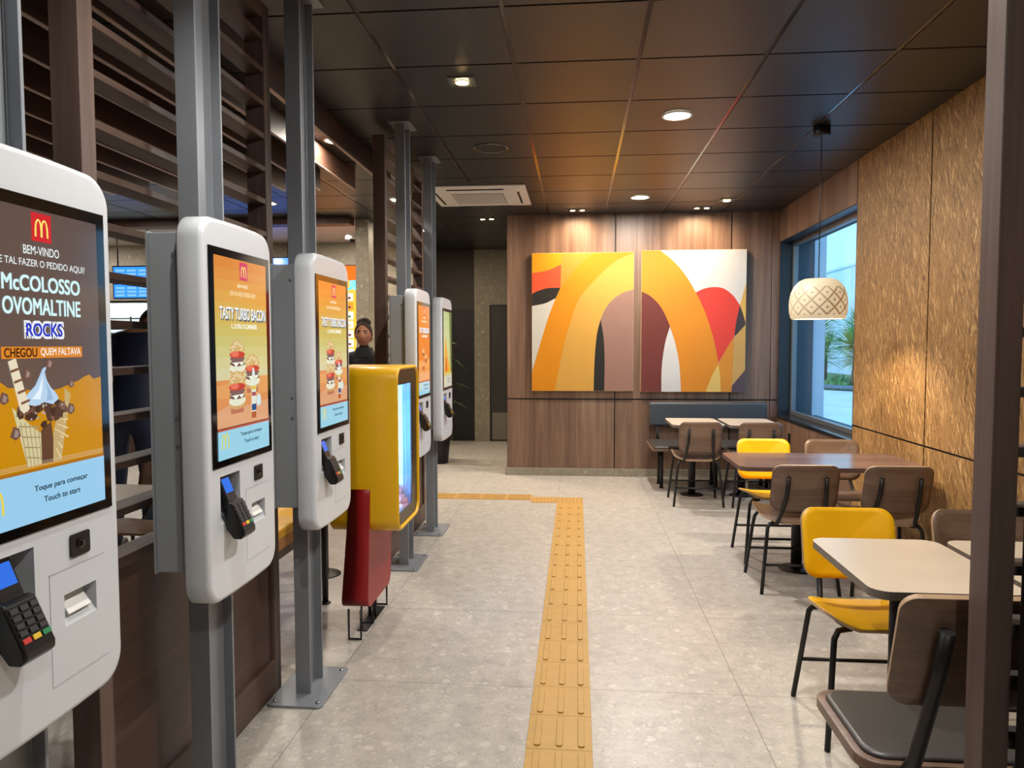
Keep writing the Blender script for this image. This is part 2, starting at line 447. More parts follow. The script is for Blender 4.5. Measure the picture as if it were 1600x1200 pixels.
struct('ceiling_kitchen', mb, mat('kitchen_ceiling', (176, 172, 170), .35, noise=.03))

# end wall: walnut panels over a dark backing, black joints, stone skirting
mb = MB(); mb.box(-.805, XR+.37, YB+.012, YB+.16, 0, ZC+.006)
wb = struct('wall_back', mb, m_dark)
mb = MB()
xs = [-.800, .424, .438, 1.706, 1.720, 2.150, 2.156, XR-.001]
for a, b_ in zip(xs[::2], xs[1::2]):
    for z0, z1 in ((.09, .878), (.893, ZC-.0005)):
        mb.box(a, b_, YB-(.010 if a > 2.1 else 0), YB+.0125, z0, z1)
pb = mb.build('walnut_panelling', m_walnut, parent=wb)
mb = MB(); mb.box(-.812, XR-.001, YB-.022, YB+.010, 0, .088); mb.box(-.825, -.806, YB-.022, YB+.16, 0, .088)
tag(mb.build('baseboard_back', m_stone, bevel=.002), kind='structure')

# corridor beyond the end wall
mb = MB(); mb.box(-.800, -.70, YB+.162, YE, 0, ZC+.006); struct('wall_corridor_right', mb, m_wallpaint)
mb = MB(); mb.box(-1.595, -.70, YE, YE+.15, 0, ZC+.006); struct('wall_corridor_end', mb, m_stone)
mb = MB(); mb.box(-2.45, -1.597, YE+.02, YE+.15, 0, ZC+.006); struct('wall_corridor_dark', mb, m_darkwall)
mb = MB(); mb.box(-1.93, -1.602, YE-.01, YE+.018, .01, 2.054)
d1 = struct('door_1', mb, m_doorblack, bevel=.004)
MB().box(-1.945, -1.93, YE-.02, YE+.018, 0, 2.07).box(-1.612, -1.600, YE-.02, YE+.018, 0, 2.07).box(-1.93, -1.612, YE-.02, YE+.018, 2.054, 2.07).build('door_frame', m_door, parent=d1)
mb = MB(); mb.box(-1.335, -.82, YE-.025, YE-.002, .012, 2.11)
d2 = struct('door_2', mb, m_door, bevel=.003)
MB().box(-1.352, -1.338, YE-.03, YE-.002, 0, 2.125).box(-1.352, -.82, YE-.03, YE-.002, 2.112, 2.125).build('door_frame', m_dark, parent=d2)
tag(MB().box(-1.315, -.83, YE-.028, YE-.0255, .03, .45).build('kick_plate', m_kick, parent=d2), 'brushed metal kick plate')

# counter side: far stone wall with the bright pass to the kitchen
PX0, PX1, PZ0, PZ1 = -8.2, -5.9, 1.35, 2.14
mb = MB()
mb.box(XL, PX0, 10.3, 10.45, 0, ZC).box(PX1, -2.45, 10.3, 10.45, 0, ZC).box(PX0, PX1, 10.3, 10.45, 0, PZ0).box(PX0, PX1, 10.3, 10.45, PZ1, ZC)
mb.box(-2.45, -2.30, 10.3, YE+.15, 0, ZC)
struct('wall_counter', mb, m_stone)
mb = MB(); mb.box(PX0-.3, PX1+.3, 11.1, 11.2, .9, 2.6).box(PX0-.3, PX1+.3, 10.45, 11.1, 2.5, 2.6).box(PX0-.3, PX1+.3, 10.45, 11.1, .8, .9)
struct('wall_kitchen', mb, mat('kitchen_tile', (214, 222, 224), .35, noise=.03))
mb = MB(); mb.box(PX0-.02, PX1+.02, 10.27, 10.3, PZ1, PZ1+.03).box(PX0-.02, PX1+.02, 10.27, 10.3, PZ0-.03, PZ0)
struct('trim_1', mb, m_blackp)
mb = MB(); mb.box(XL, -2.6, 8.22, 8.42, 2.90, ZC-.0005)
struct('trim_2', mb, m_baffle)
mb = MB(); mb.prism(rrect(-2.60, -2.44, 8.43, 8.66, .02, 4), 'Z', 0, ZC-.0005)
struct('wall_pillar', mb, m_stone)
mb = MB(); mb.box(XL-.2, XL, Y0-.2, YE+.2, 0, ZC+.006); struct('wall_left', mb, m_wallpaint)
mb = MB(); mb.box(XL, XR+.37, Y0-.2, Y0, 0, ZC+.006); struct('wall_rear', mb, m_wallpaint)

# right wall: boards over backing, with the window recess
WY0, WY1, WZ0, WZ1 = 6.127, 8.335, .728, 2.63
mb = MB(); X0, X1 = XR+.012, XR+.37
mb.box(X0, X1, Y0, WY0-.012, 0, ZC+.006).box(X0, X1, WY1+.012, YB+.012, 0, ZC+.006)
mb.box(X0, X1, WY0-.012, WY1+.012, 0, WZ0-.03).box(X0, X1, WY0-.012, WY1+.012, WZ1+.012, ZC+.006)
wr = struct('wall_right', mb, m_dark)
mb = MB()
ys = [Y0, -1.24, -.02, 1.21, 2.435, 3.662, 4.889, 6.120]
for a, b_ in zip(ys[:-1], ys[1:]):
    for z0, z1 in ((.01, .844), (.860, ZC-.0005)): mb.box(XR, XR+.0125, a+.008, b_-.008, z0, z1)
mb.build('osb_panelling', m_osb, parent=wr)
mb = MB()
for a, b_ in ((6.130, 7.33), (7.338, YB-.012)):
    mb.box(XR, XR+.0125, a, b_, WZ1+.012, ZC-.0005); mb.box(XR, XR+.0125, a, b_, .01, WZ0-.032)
mb.box(XR, XR+.0125, WY1+.012, YB-.012, WZ0-.03, WZ1+.012)
mb.build('walnut_panelling', m_walnut, parent=wr)
# window: painted reveal, granite sill, aluminium frame, pane
GXX = XR+.135
mb = MB()
mb.box(XR+.001, GXX, WY1, WY1+.012, WZ0, WZ1).box(XR+.001, GXX, WY0-.012, WY0, WZ0, WZ1).box(XR+.001, GXX, WY0-.012, WY1+.012, WZ1, WZ1+.012)
w1 = struct('window_1', mb, m_navyframe)
MB().box(XR-.012, GXX, WY0-.005, WY1+.006, WZ0-.03, WZ0).build('window_sill', m_sill, parent=w1, bevel=.003)
fr = MB()
fw_ = .045
fr.box(GXX-.002, GXX+.05, WY0, WY1, WZ0, WZ0+fw_).box(GXX-.002, GXX+.05, WY0, WY1, WZ1-fw_, WZ1).box(GXX-.002, GXX+.05, WY0, WY0+fw_, WZ0+fw_, WZ1-fw_).box(GXX-.002, GXX+.05, WY1-fw_, WY1, WZ0+fw_, WZ1-fw_)
fr.build('window_frame', m_alu, parent=w1, bevel=.003)
MB().box(GXX+.02, GXX+.026, WY0+fw_-.005, WY1-fw_+.005, WZ0+fw_-.005, WZ1-fw_+.005).build('window_pane', m_glass, parent=w1)
MB().box(GXX+.05, XR+.37, WY1, WY1+.012, WZ0-.03, WZ1+.012).box(GXX+.05, XR+.37, WY0-.012, WY0, WZ0-.03, WZ1+.012).box(GXX+.05, XR+.42, WY0, WY1, WZ0-.03, WZ0-.005).build('outer_reveal', mat('outer_reveal_paint', (66, 82, 92), .6), parent=w1)

# wall socket under the window
t = thing('wall_socket', 'small black power socket in the walnut panel below the window', 'socket', (XR-.012, 7.85, .52))
MB().box(0, .0115, -.028, .028, -.055, .055).build('face_plate', m_blackp, parent=t, bevel=.004)
MB().lathe([(.016, 0), (.016, .004)], n=16).build('socket_insert', m_dark, parent=t).matrix_local = Matrix.Translation((0, 0, 0)) @ Matrix.Rotation(-PI/2, 4, 'Y')

# tactile paving -----------------------------------------------------------
TX, TY = -.1868, 2.6448           # west edge of the long run; a joint between tiles
m_tj = m_tact
def tact_tile(parent, x, y, kind):
    mb = MB(); mb.box(x+.001, x+.249, y+.001, y+.249, .0, .004)
    if kind == 'along':
        for k in range(3):
            cx = x+.0415+k*.0833
            mb.prism(rrect(cx-.0125, cx+.0125, y+.018, y+.232, .010, 3), 'Z', .0035, .0100)
    elif kind == 'across':
        for k in range(3):
            cy = y+.0415+k*.0833
            mb.prism(rrect(x+.018, x+.232, cy-.0125, cy+.0125, .010, 3), 'Z', .0035, .0100)
    elif kind == 'stop':
        for a in range(7):
            for b_ in range(7): mb.lathe([(.010, .0035), (.007, .0075)], x+.02+a*.035, y+.02+b_*.035, n=8)
    return mb.build('tactile_tile', m_tact, parent=parent, bevel=.0012, seg=1)
t = thing('tactile_paving', 'yellow ribbed tactile strip running down the middle of the stone floor', 'tactile paving', (0, 0, 0))
for j in range(-12, 17): tact_tile(t, TX-.0005, TY+.25*j, 'along')
t = thing('tactile_paving', 'yellow tactile strip turning left in front of the panelled wall, short dotted corner', 'tactile paving', (0, 0, 0))
yc = TY+.25*17
tact_tile(t, TX-.0005, yc, 'stop'); tact_tile(t, TX-.2505, yc, 'stop')
for j in range(2, 14): tact_tile(t, TX-.0005-.25*j, yc+.105, 'across')

# ================================================================== WOOD SCREENS
def partition(label, ya, yb, lower=True, x1=-1.30):
    t = thing('slatted_screen', label, 'slatted screen', (x1-.04, (ya+yb)/2, 0), group=None)
    o = (x1-.04, (ya+yb)/2)
    def B(mb, a, b_, c, d, e, f): return mb.box(a-o[0], b_-o[0], c-o[1], d-o[1], e, f)
    for y in (ya, yb-.06): B(MB(), x1-.082, x1, y, y+.06, 0, 2.93).build('post', m_walnut_z, parent=t, bevel=.002)
    B(MB(), x1-.080, x1-.002, ya+.06, yb-.06, 2.868, 2.93).build('top_rail', m_walnut_y, parent=t, bevel=.002)
    z = 2.777
    while z > .93:
        B(MB(), x1-.080, x1-.002, ya+.0602, yb-.0602, z, z+.022).build('slat', m_walnut_y, parent=t, bevel=.0015, seg=1)
        z -= .135
    B(MB(), x1-.084, x1-.001, ya+.0602, yb-.0602, .872, .905).build('panel_rail', m_walnut_y, parent=t, bevel=.002)
    B(MB(), x1-.084, x1-.001, ya+.0602, yb-.0602, .0, .15).build('panel_rail', m_walnut_y, parent=t, bevel=.002)
    B(MB(), x1-.055, x1-.014, ya+.0602, yb-.0602, .15, .872).build('low_panel', m_lowpanel, parent=t)
    return t
partition('brown wooden slatted screen with solid low panel behind the two nearest ordering kiosks', 1.84, 3.05)
partition('brown wooden slatted screen with low panel behind the two farthest ordering kiosks', 4.90, 6.15)

# right-hand screen, nearest to the camera, running to the right
t = thing('slatted_screen', 'brown wooden post with thin dark slats at the right edge, in front of the tables', 'slatted screen', (.861, 1.589, 0))
MB().box(0, .053, 0, .071, 0, 2.93).build('post', m_walnut_z, parent=t, bevel=.002)
z = 2.777
while z > .5:
    MB().box(.0532, 1.3098, .003, .068, z, z+.020).build('slat', mat('slat_dark', (62, 56, 54), .5), parent=t, bevel=.0015, seg=1)
    z -= .125
MB().box(1.310, 1.3635, 0, .071, 0, 2.93).build('post', m_walnut_z, parent=t, bevel=.002)

# black cabinet with a pale ledge at the right edge
t = thing('bin_cabinet', 'black cabinet with a pale ledge, at the lower right edge in front of the slats', 'cabinet', (1.25, 1.37, 0))
MB().box(-.335, .335, -.20, .20, 0, 1.246).build('body', m_blackp, parent=t, bevel=.004)
MB().box(-.355, -.3355, -.18, .12, .880, .918).build('ledge', m_tabletop, parent=t, bevel=.004)

# ceiling baffles over the seating beyond the screens
for k in range(15):
    x = -1.575-.305*k
    mb = MB(); mb.box(x-.011, x+.011, -3.4, 6.10, 2.826, ZC-.0005, 0); mb.box(x-.0112, x+.0112, -3.4, 6.1002, 2.820, 2.826, 1)
    o = mb.build('ceiling_baffle', [m_baffle, mat('baffle_edge_lit', (176, 150, 134), .45)], loc=(0, 0, 0))  # lower edge coloured paler than the wood, painting in light caught from below
    lab = ('long brown ceiling baffle nearest to the steel posts, above the slatted screens' if k == 0 else
           'long brown ceiling baffle, second from the steel posts' if k == 1 else 'long brown wooden baffle hanging from the dark ceiling beyond the slatted screen')
    tag(o, lab, 'ceiling baffle', 'wooden baffles under the ceiling')

# ================================================================== ORDERING KIOSKS
def ringed(mb, rings, m=0, cap0=True, cap1=True):
    n = len(rings[0]); o = len(mb.v)
    for r in rings: mb.v += r
    for i in range(len(rings)-1):
        for k in range(n):
            mb.f.append([o+i*n+k, o+i*n+(k+1)%n, o+(i+1)*n+(k+1)%n, o+(i+1)*n+k]); mb.m.append(m); mb.sm.append(True)
    if cap0: mb.f.append([o+k for k in range(n)][::-1]); mb.m.append(m); mb.sm.append(False)
    if cap1: e = o+(len(rings)-1)*n; mb.f.append([e+k for k in range(n)]); mb.m.append(m); mb.sm.append(False)
HW, KZ0, KZ1 = .229, .766, 1.874
def kiosk_shell():
    """white shell with a real recess for the card reader and one for the receipt"""
    def out(ins, x):
        return [(x, p[0], p[1]) for p in rrect(-HW+ins, HW-ins, KZ0+ins, KZ1-ins, .062-ins*.5, 7, crown=.007)]
    bm = bmesh.new()
    rings = [out(.004, -.076), out(0, -.070), out(0, -.014), out(.0025, -.007), out(.007, -.002), out(.014, 0)]
    vr = [[bm.verts.new(p) for p in r] for r in rings]
    n = len(rings[0])
    for i in range(len(rings)-1):
        for k in range(n):
            f = bm.faces.new((vr[i][k], vr[i][(k+1)%n], vr[i+1][(k+1)%n], vr[i+1][k])); f.smooth = True
    bm.faces.new(vr[0][::-1])
    holes = [(-.157, -.033, .992, 1.130), (.044, .142, .944, 1.009)]
    deps = [.045, .030]
    edges = [bm.edges.get((vr[-1][k], vr[-1][(k+1)%n])) for k in range(n)]
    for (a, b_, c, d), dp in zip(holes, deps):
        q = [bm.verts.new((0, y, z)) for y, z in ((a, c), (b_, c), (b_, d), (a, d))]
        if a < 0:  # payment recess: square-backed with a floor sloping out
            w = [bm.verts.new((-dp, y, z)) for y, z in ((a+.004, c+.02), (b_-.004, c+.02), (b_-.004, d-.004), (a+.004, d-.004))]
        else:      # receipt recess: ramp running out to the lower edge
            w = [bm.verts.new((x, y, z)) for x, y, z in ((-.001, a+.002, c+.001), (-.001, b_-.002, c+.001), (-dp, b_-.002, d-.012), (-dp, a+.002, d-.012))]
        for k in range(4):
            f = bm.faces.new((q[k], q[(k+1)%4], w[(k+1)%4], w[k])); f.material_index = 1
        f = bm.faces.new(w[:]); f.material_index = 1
        edges += [bm.edges.get((q[k], q[(k+1)%4])) for k in range(4)]
    bmesh.ops.triangle_fill(bm, use_beauty=True, use_dissolve=False, edges=edges)
    bmesh.ops.recalc_face_normals(bm, faces=bm.faces[:])
    me = bpy.data.meshes.new('shell'); bm.to_mesh(me); bm.free()
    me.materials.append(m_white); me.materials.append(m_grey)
    return me
SHELL = kiosk_shell()
YZ = lambda x: (lambda u, v: (x, u, v))

def P_(c, name=None, s=1.0): return glow(name or 'px_%d_%d_%d' % c, c, s)

def display(kind, parent):
    """what the screen shows, built as flat artwork lying on the glass; u to the right, v up"""
    mats = []; 
    def mi(c, s=1.0):
        m = P_(c, None, s)
        if m not in mats: mats.append(m)
        return mats.index(m)
    mb = MB(); X = .0040
    lay = [0]
    def fn():
        lay[0] += 1; x = X+lay[0]*.000015
        return lambda u, v: (x, u, v)
    def poly(p, c): mb.flat(p, fn(), mi(c))
    def ell(cu, cv, a, b_, c, a0=0, a1=2*PI, n=20, rot=0):
        poly([(cu+a*cos(t)*cos(rot)-b_*sin(t)*sin(rot), cv+a*cos(t)*sin(rot)+b_*sin(t)*cos(rot)) for t in [a0+(a1-a0)*i/n for i in range(n if abs(a1-a0-2*PI) < .01 else n+1)]], c)
    def rect(u0, u1, v0, v1, c): poly([(u0, v0), (u1, v0), (u1, v1), (u0, v1)], c)
    U, V0, V1 = .173, 1.178, 1.771
    W = (232, 240, 240)
    if kind == 'cone':
        rect(-U, U, V0, V1, (92, 76, 70))
        poly([(-U, V0+.05), (U, V0+.05), (U, 1.446), (.150, 1.442), (.136, 1.452), (.118, 1.447), (.10, 1.440), (.08, 1.436), (.05, 1.428), (.0, 1.422), (-.03, 1.428), (-.05, 1.434), (-.085, 1.436), (-.10, 1.446), (-.13, 1.452), (-U, 1.462)], (196, 134, 6))
        # waffle cone and sauce
        poly([(-.078, 1.400), (-.045, 1.285), (-.008, 1.285), (-.008, 1.345), (-.03, 1.36), (-.05, 1.376), (-.065, 1.39)], (206, 196, 150))
        poly([(-.008, 1.285), (-.008, 1.35), (.02, 1.365), (.030, 1.285)], (92, 62, 44))
        poly([(.022, 1.285), (.045, 1.285), (.066, 1.37), (.078, 1.415), (.060, 1.428), (.060, 1.39), (.035, 1.37), (.025, 1.34)], (190, 164, 112))
        for k in range(5):
            poly([(-.070+.006*k, 1.385-.02*k), (-.010, 1.378-.02*k), (-.010, 1.376-.02*k), (-.070+.006*k, 1.382-.02*k)], (160, 140, 100))
            poly([(-.06+.011*k, 1.372-.003*k), (-.058+.011*k, 1.372-.003*k), (-.044+.009*k, 1.285), (-.046+.009*k, 1.285)], (160, 140, 100))
            poly([(.026+.008*k, 1.35+.008*k), (.029+.008*k, 1.35+.008*k), (.068, 1.33+.018*k), (.066, 1.327+.018*k)], (226, 206, 160))
            poly([(.030+.006*k, 1.31+.012*k), (.033+.006*k, 1.31+.012*k), (.046+.004*k, 1.29+.02*k), (.044+.004*k, 1.287+.02*k)], (226, 206, 160))
        # chocolate chunks
        rnd = random.Random(3)
        for k in range(58):
            u = rnd.uniform(-.060, .060); v = 1.395 + rnd.uniform(-.035, .026)*(1-abs(u)/.085)
            r_ = rnd.uniform(.007, .013); a0 = rnd.uniform(0, 6)
            c = rnd.choice([(74, 50, 40), (96, 68, 54), (58, 38, 32), (118, 88, 72)])
            poly([(u+r_*rnd.uniform(.7, 1.2)*cos(a0+2*PI*i/5), v+r_*rnd.uniform(.7, 1.2)*sin(a0+2*PI*i/5)) for i in range(5)], c)
        for k in range(14):
            u = rnd.uniform(-.05, .05); v = 1.395+rnd.uniform(-.025, .02)
            poly([(u, v), (u+.006, v+.001), (u+.003, v+.005)], (190, 178, 172))
        # soft serve swirl
        poly([(-.052, 1.412), (-.038, 1.424), (-.020, 1.437), (-.010, 1.452), (.000, 1.468), (.012, 1.474), (.006, 1.462), (.010, 1.447), (.020, 1.432), (.034, 1.420), (.042, 1.408), (.024, 1.398), (.002, 1.404), (-.02, 1.398), (-.04, 1.402)], (176, 206, 232))
        poly([(-.030, 1.412), (-.012, 1.428), (.000, 1.455), (-.002, 1.430), (-.008, 1.410)], (222, 238, 250))
        poly([(.008, 1.405), (.012, 1.425), (.006, 1.446), (.020, 1.424), (.026, 1.408)], (146, 180, 216))
        # rolled wafer
        poly([(-.085, 1.484), (-.066, 1.490), (-.060, 1.470), (-.036, 1.395), (-.048, 1.384), (-.060, 1.394)], (224, 214, 186))
        for k in range(5):
            a = 1.468-.020*k; u = -.078+.0075*k
            poly([(u-.002, a), (u+.020, a+.005), (u+.021, a+.001), (u-.001, a-.005)], (110, 74, 60))
        for (u, v, r_) in ((.018, 1.478, .012), (-.040, 1.460, .011), (-.098, 1.418, .012), (.078, 1.436, .009), (.074, 1.385, .012), (-.074, 1.352, .013)):
            poly([(u-r_, v-r_*.4), (u-r_*.3, v+r_), (u+r_*.8, v+r_*.6), (u+r_, v-r_*.5), (u, v-r_)], (104, 74, 64))
            poly([(u-r_*.3, v-r_*.5), (u, v+r_*.6), (u+r_*.7, v+r_*.2), (u+r_*.4, v-r_*.6)], (150, 128, 122))
        for i in range(3): rect(-U, U, 1.283+.0035*i, 1.2838+.0035*i, (206, 190, 160))
        rect(-U, U, 1.274, 1.280, (170, 108, 22))
        rect(-U, U, V0, 1.274, (150, 200, 232))
        rect(-.100, .114, 1.489, 1.511, (214, 128, 34))
        f = fn(); put_text(mb, 'BEM-VINDO', f, .009, 1.693, .0165, .094, mi(W), .006)
        put_text(mb, 'QUE TAL FAZER O PEDIDO AQUI?', f, .004, 1.6675, .0155, .252, mi(W), .004)
        f2 = fn(); put_text(mb, 'McCOLOSSO', f2, .010, 1.630, .029, .205, mi((206, 238, 240)), .028)
        put_text(mb, 'OVOMALTINE', f2, .010, 1.587, .031, .205, mi((206, 238, 240)), .028)
        f3 = fn(); put_text(mb, 'ROCKS', f3, .010, 1.543, .030, .100, mi((236, 240, 246)), .10)
        f4 = fn(); put_text(mb, 'ROCKS', f4, .010, 1.543, .024, .094, mi((48, 60, 190)), .03)
        f5 = fn(); put_text(mb, 'CHEGOU', f5, -.053, 1.500, .0165, .080, mi((70, 38, 16)), .03)
        put_text(mb, 'QUEM FALTAVA', f5, .053, 1.500, .0165, .112, mi((244, 236, 224)), .012)
        lu = .010
    else:
        top = (216, 132, 52) if kind == 'burger' else (206, 112, 40)
        if kind == 'burger' or kind == 'orange':
            bands = [(216, 132, 52), (218, 142, 58), (220, 152, 62), (220, 162, 70), (214, 170, 78), (208, 178, 86), (202, 184, 96), (200, 190, 112), (204, 196, 128), (208, 200, 142), (210, 202, 156)]
            if kind == 'orange': bands = [(214, 122, 48)]*6 + [(212, 116, 50)]*5
            v1 = V1; v0 = 1.41
            for k, c in enumerate(bands): rect(-U, U, v1-(v1-v0)*(k+1)/len(bands), v1-(v1-v0)*k/len(bands), c)
            rect(-U, U, 1.27, 1.41, (216, 142, 82))
            poly([(-U, 1.395), (-.02, 1.402), (.06, 1.414), (U, 1.414), (U, 1.36), (-.05, 1.35), (-U, 1.36)], (222, 156, 92))
            poly([(-U, 1.32), (-.1, 1.335), (.0, 1.325), (U, 1.335), (U, 1.27), (-U, 1.27)], (218, 160, 118))
            if kind == 'burger':
                for (bu, bv, s) in ((-.040, 1.470, 1.0), (.060, 1.425, 1.0), (-.047, 1.372, 1.05)):
                    w = .052*s
                    rect(bu-w*.80, bu+w*.72, bv-.062*s, bv-.038*s, (186, 112, 84))
                    ell(bu, bv-.036*s, w*.95, .015*s, (206, 160, 100))
                    ell(bu, bv-.026*s, w*1.0, .015*s, (226, 226, 200))
                    ell(bu, bv-.012*s, w*.95, .010*s, (116, 82, 76)); 
                    poly([(bu-w*.9, bv-.010*s), (bu+w*.9, bv-.008*s), (bu+w*.5, bv-.020*s), (bu+w*.2, bv-.010*s), (bu-w*.2, bv-.024*s), (bu-w*.5, bv-.012*s)], (240, 240, 226))
                    ell(bu, bv+.002*s, w*.92, .010*s, (124, 92, 88))
                    ell(bu, bv+.014*s, w*.98, .011*s, (196, 62, 46))
                    ell(bu-.3*w, bv+.016*s, w*.5, .009*s, (226, 112, 86))
                    ell(bu, bv+.024*s, w*.96, .036*s, (206, 172, 110), 0, PI)
                    for i in range(14):
                        a = PI*(i+.5)/14; rr_ = .55+.35*((i*7) % 5)/5
                        ell(bu+w*.9*rr_*cos(a), bv+.026*s+.033*s*rr_*sin(a), .004, .0025, (246, 240, 206), n=6, rot=a)
                # sauce bottle and splash
                ell(.100, 1.337, .017, .020, (206, 226, 226))
                poly([(.048, 1.302), (.080, 1.302), (.082, 1.40), (.074, 1.418), (.056, 1.418), (.048, 1.40)], (220, 228, 210))
                rect(.050, .080, 1.372, 1.384, (226, 190, 70)); rect(.050, .080, 1.352, 1.364, (170, 80, 80))
                rect(.049, .081, 1.306, 1.326, (36, 76, 128)); poly([(.055, 1.418), (.075, 1.418), (.070, 1.440), (.060, 1.440)], (214, 232, 240))
                rect(.047, .079, 1.282, 1.302, (176, 84, 40))
            else:
                for (bu, bv) in ((-.03, 1.46), (.05, 1.42), (-.03, 1.37)):
                    ell(bu, bv, .048, .040, (204, 132, 84)); ell(bu, bv+.01, .036, .016, (222, 168, 120)); ell(bu, bv-.014, .040, .012, (150, 84, 56))
            rect(-U, U, 1.262, 1.268, (184, 84, 66))
            rect(-U, U, V0, 1.262, (152, 206, 226))
            f = fn(); put_text(mb, 'BEM-VINDO', f, .004, 1.692, .010, .070, mi((240, 226, 190)), .02)
            f = fn(); put_text(mb, 'QUE TAL FAZER O PEDIDO AQUI?', f, .004, 1.667, .015, .17, mi((238, 222, 180)), .01)
            f2 = fn(); put_text(mb, 'TASTY TURBO BACON', f2, .010, 1.604, .036, .310, mi((84, 92, 100)), .05)
            f3 = fn(); put_text(mb, 'TASTY TURBO BACON', f3, .007, 1.608, .035, .308, mi((236, 242, 244)), .018)
            f4 = fn(); put_text(mb, '1, 2 OU 3 CARNES', f4, .010, 1.569, .016, .170, mi((240, 240, 230)), .03)
        else:
            bands = [(176, 190, 132), (184, 196, 138), (190, 200, 142), (194, 200, 140), (196, 196, 132), (196, 190, 120), (200, 190, 104)]
            for k, c in enumerate(bands): rect(-U, U, V1-(V1-1.27)*(k+1)/len(bands), V1-(V1-1.27)*k/len(bands), c)
            poly([(-.13, 1.29), (-.13, 1.50), (-.09, 1.58), (-.05, 1.50), (0, 1.40), (.06, 1.36), (.10, 1.30)], (226, 160, 40))
            poly([(.07, V1), (U, V1), (U, 1.29), (.12, 1.29)], (92, 120, 56))
            poly([(-.12, 1.30), (-.02, 1.30), (-.05, 1.40), (-.09, 1.42)], (216, 92, 40))
            rect(-U, U, V0, 1.27, (190, 196, 180))
        lu = .010
    lay[0] += 6
    # common: red logo square with the arches, touch invitation
    if kind != 'leaf':
        rl = (206, 32, 44) if kind == 'cone' else (206, 40, 96)
        rect(lu-.026, lu+.026, 1.711, 1.765, rl)
        arches(mb, fn(), lu, 1.737, .036, .034, mi((250, 224, 110)))
    arches(mb, fn(), -.130, 1.231, .046, .046, mi((226, 208, 70)), .12)
    dk = mi((28, 52, 64)); f = fn()
    put_text(mb, 'Toque para começar', f, .043, 1.2395, .0135, .150, dk, .025)
    put_text(mb, 'Touch to start', f, .043, 1.2165, .011, .102, dk, .025)
    return mb.build('display', mats, parent=parent)

def card_reader(parent):
    # section in x (outward) and z, swept along y
    yc = -.098
    mb = MB()
    up_ = [(-.038, 1.126), (-.022, 1.128), (.010, 1.050), (.012, 1.034), (-.010, 1.026), (-.034, 1.095)]
    mb.prism(up_, 'Y', yc-.031, yc+.031, 0)
    lo = [(.008, 1.054), (.022, 1.050), (.060, .966), (.060, .952), (.048, .942), (.026, .942), (.004, .972), (-.006, 1.030)]
    mb.prism(lo, 'Y', yc-.039, yc+.039, 0)
    mb.prism([(-.042, 1.06), (.0, 1.06), (.010, 1.015), (-.042, 1.02)], 'Y', yc-.018, yc+.018, 0)
    r = mb.build('card_reader', m_blackp, parent=parent, bevel=.005, seg=3)
    # frame on the sloping faces
    def slope(a, b_, off):
        a = Vector((a[0], 0, a[1])); b_ = Vector((b_[0], 0, b_[1])); d = b_-a; nrm = Vector((-d.z, 0, d.x)); nrm = -nrm if nrm.x < 0 else nrm; nrm.normalize()
        return lambda u, v: tuple(a + d*v + nrm*off + Vector((0, yc+u, 0)))
    s1 = slope((-.022, 1.128), (.010, 1.050), .0006)
    MB().flat([(-.023, .68), (.023, .68), (.023, .16), (-.023, .16)], s1).build('reader_screen', glow('reader_blue', (40, 110, 226), 1.0), parent=r)
    s2 = slope((.022, 1.050), (.060, .966), .0)
    kb = MB()
    ms = [mat('key_dark', (44, 44, 46), .45), mat('key_red', (196, 52, 44), .45), mat('key_yellow', (226, 190, 50), .45), mat('key_green', (40, 132, 84), .45)]
    for row in range(5):
        for c_ in range(3):
            u = (-.024, 0, .024)[c_]; v0 = .10+row*.155
            w = .009
            q = [(u-w, v0), (u+w, v0), (u+w, v0+.105), (u-w, v0+.105)]
            lo_ = [s2(*p) for p in q]; s3 = slope((.022, 1.050), (.060, .966), .0025); hi = [s3(*p) for p in q]
            kb.add(lo_+hi, [(4, 5, 6, 7), (0, 1, 5, 4), (1, 2, 6, 5), (2, 3, 7, 6), (3, 0, 4, 7)], (c_+1) if row == 4 else 0)
    kb.build('keypad', ms, parent=r)
    return r

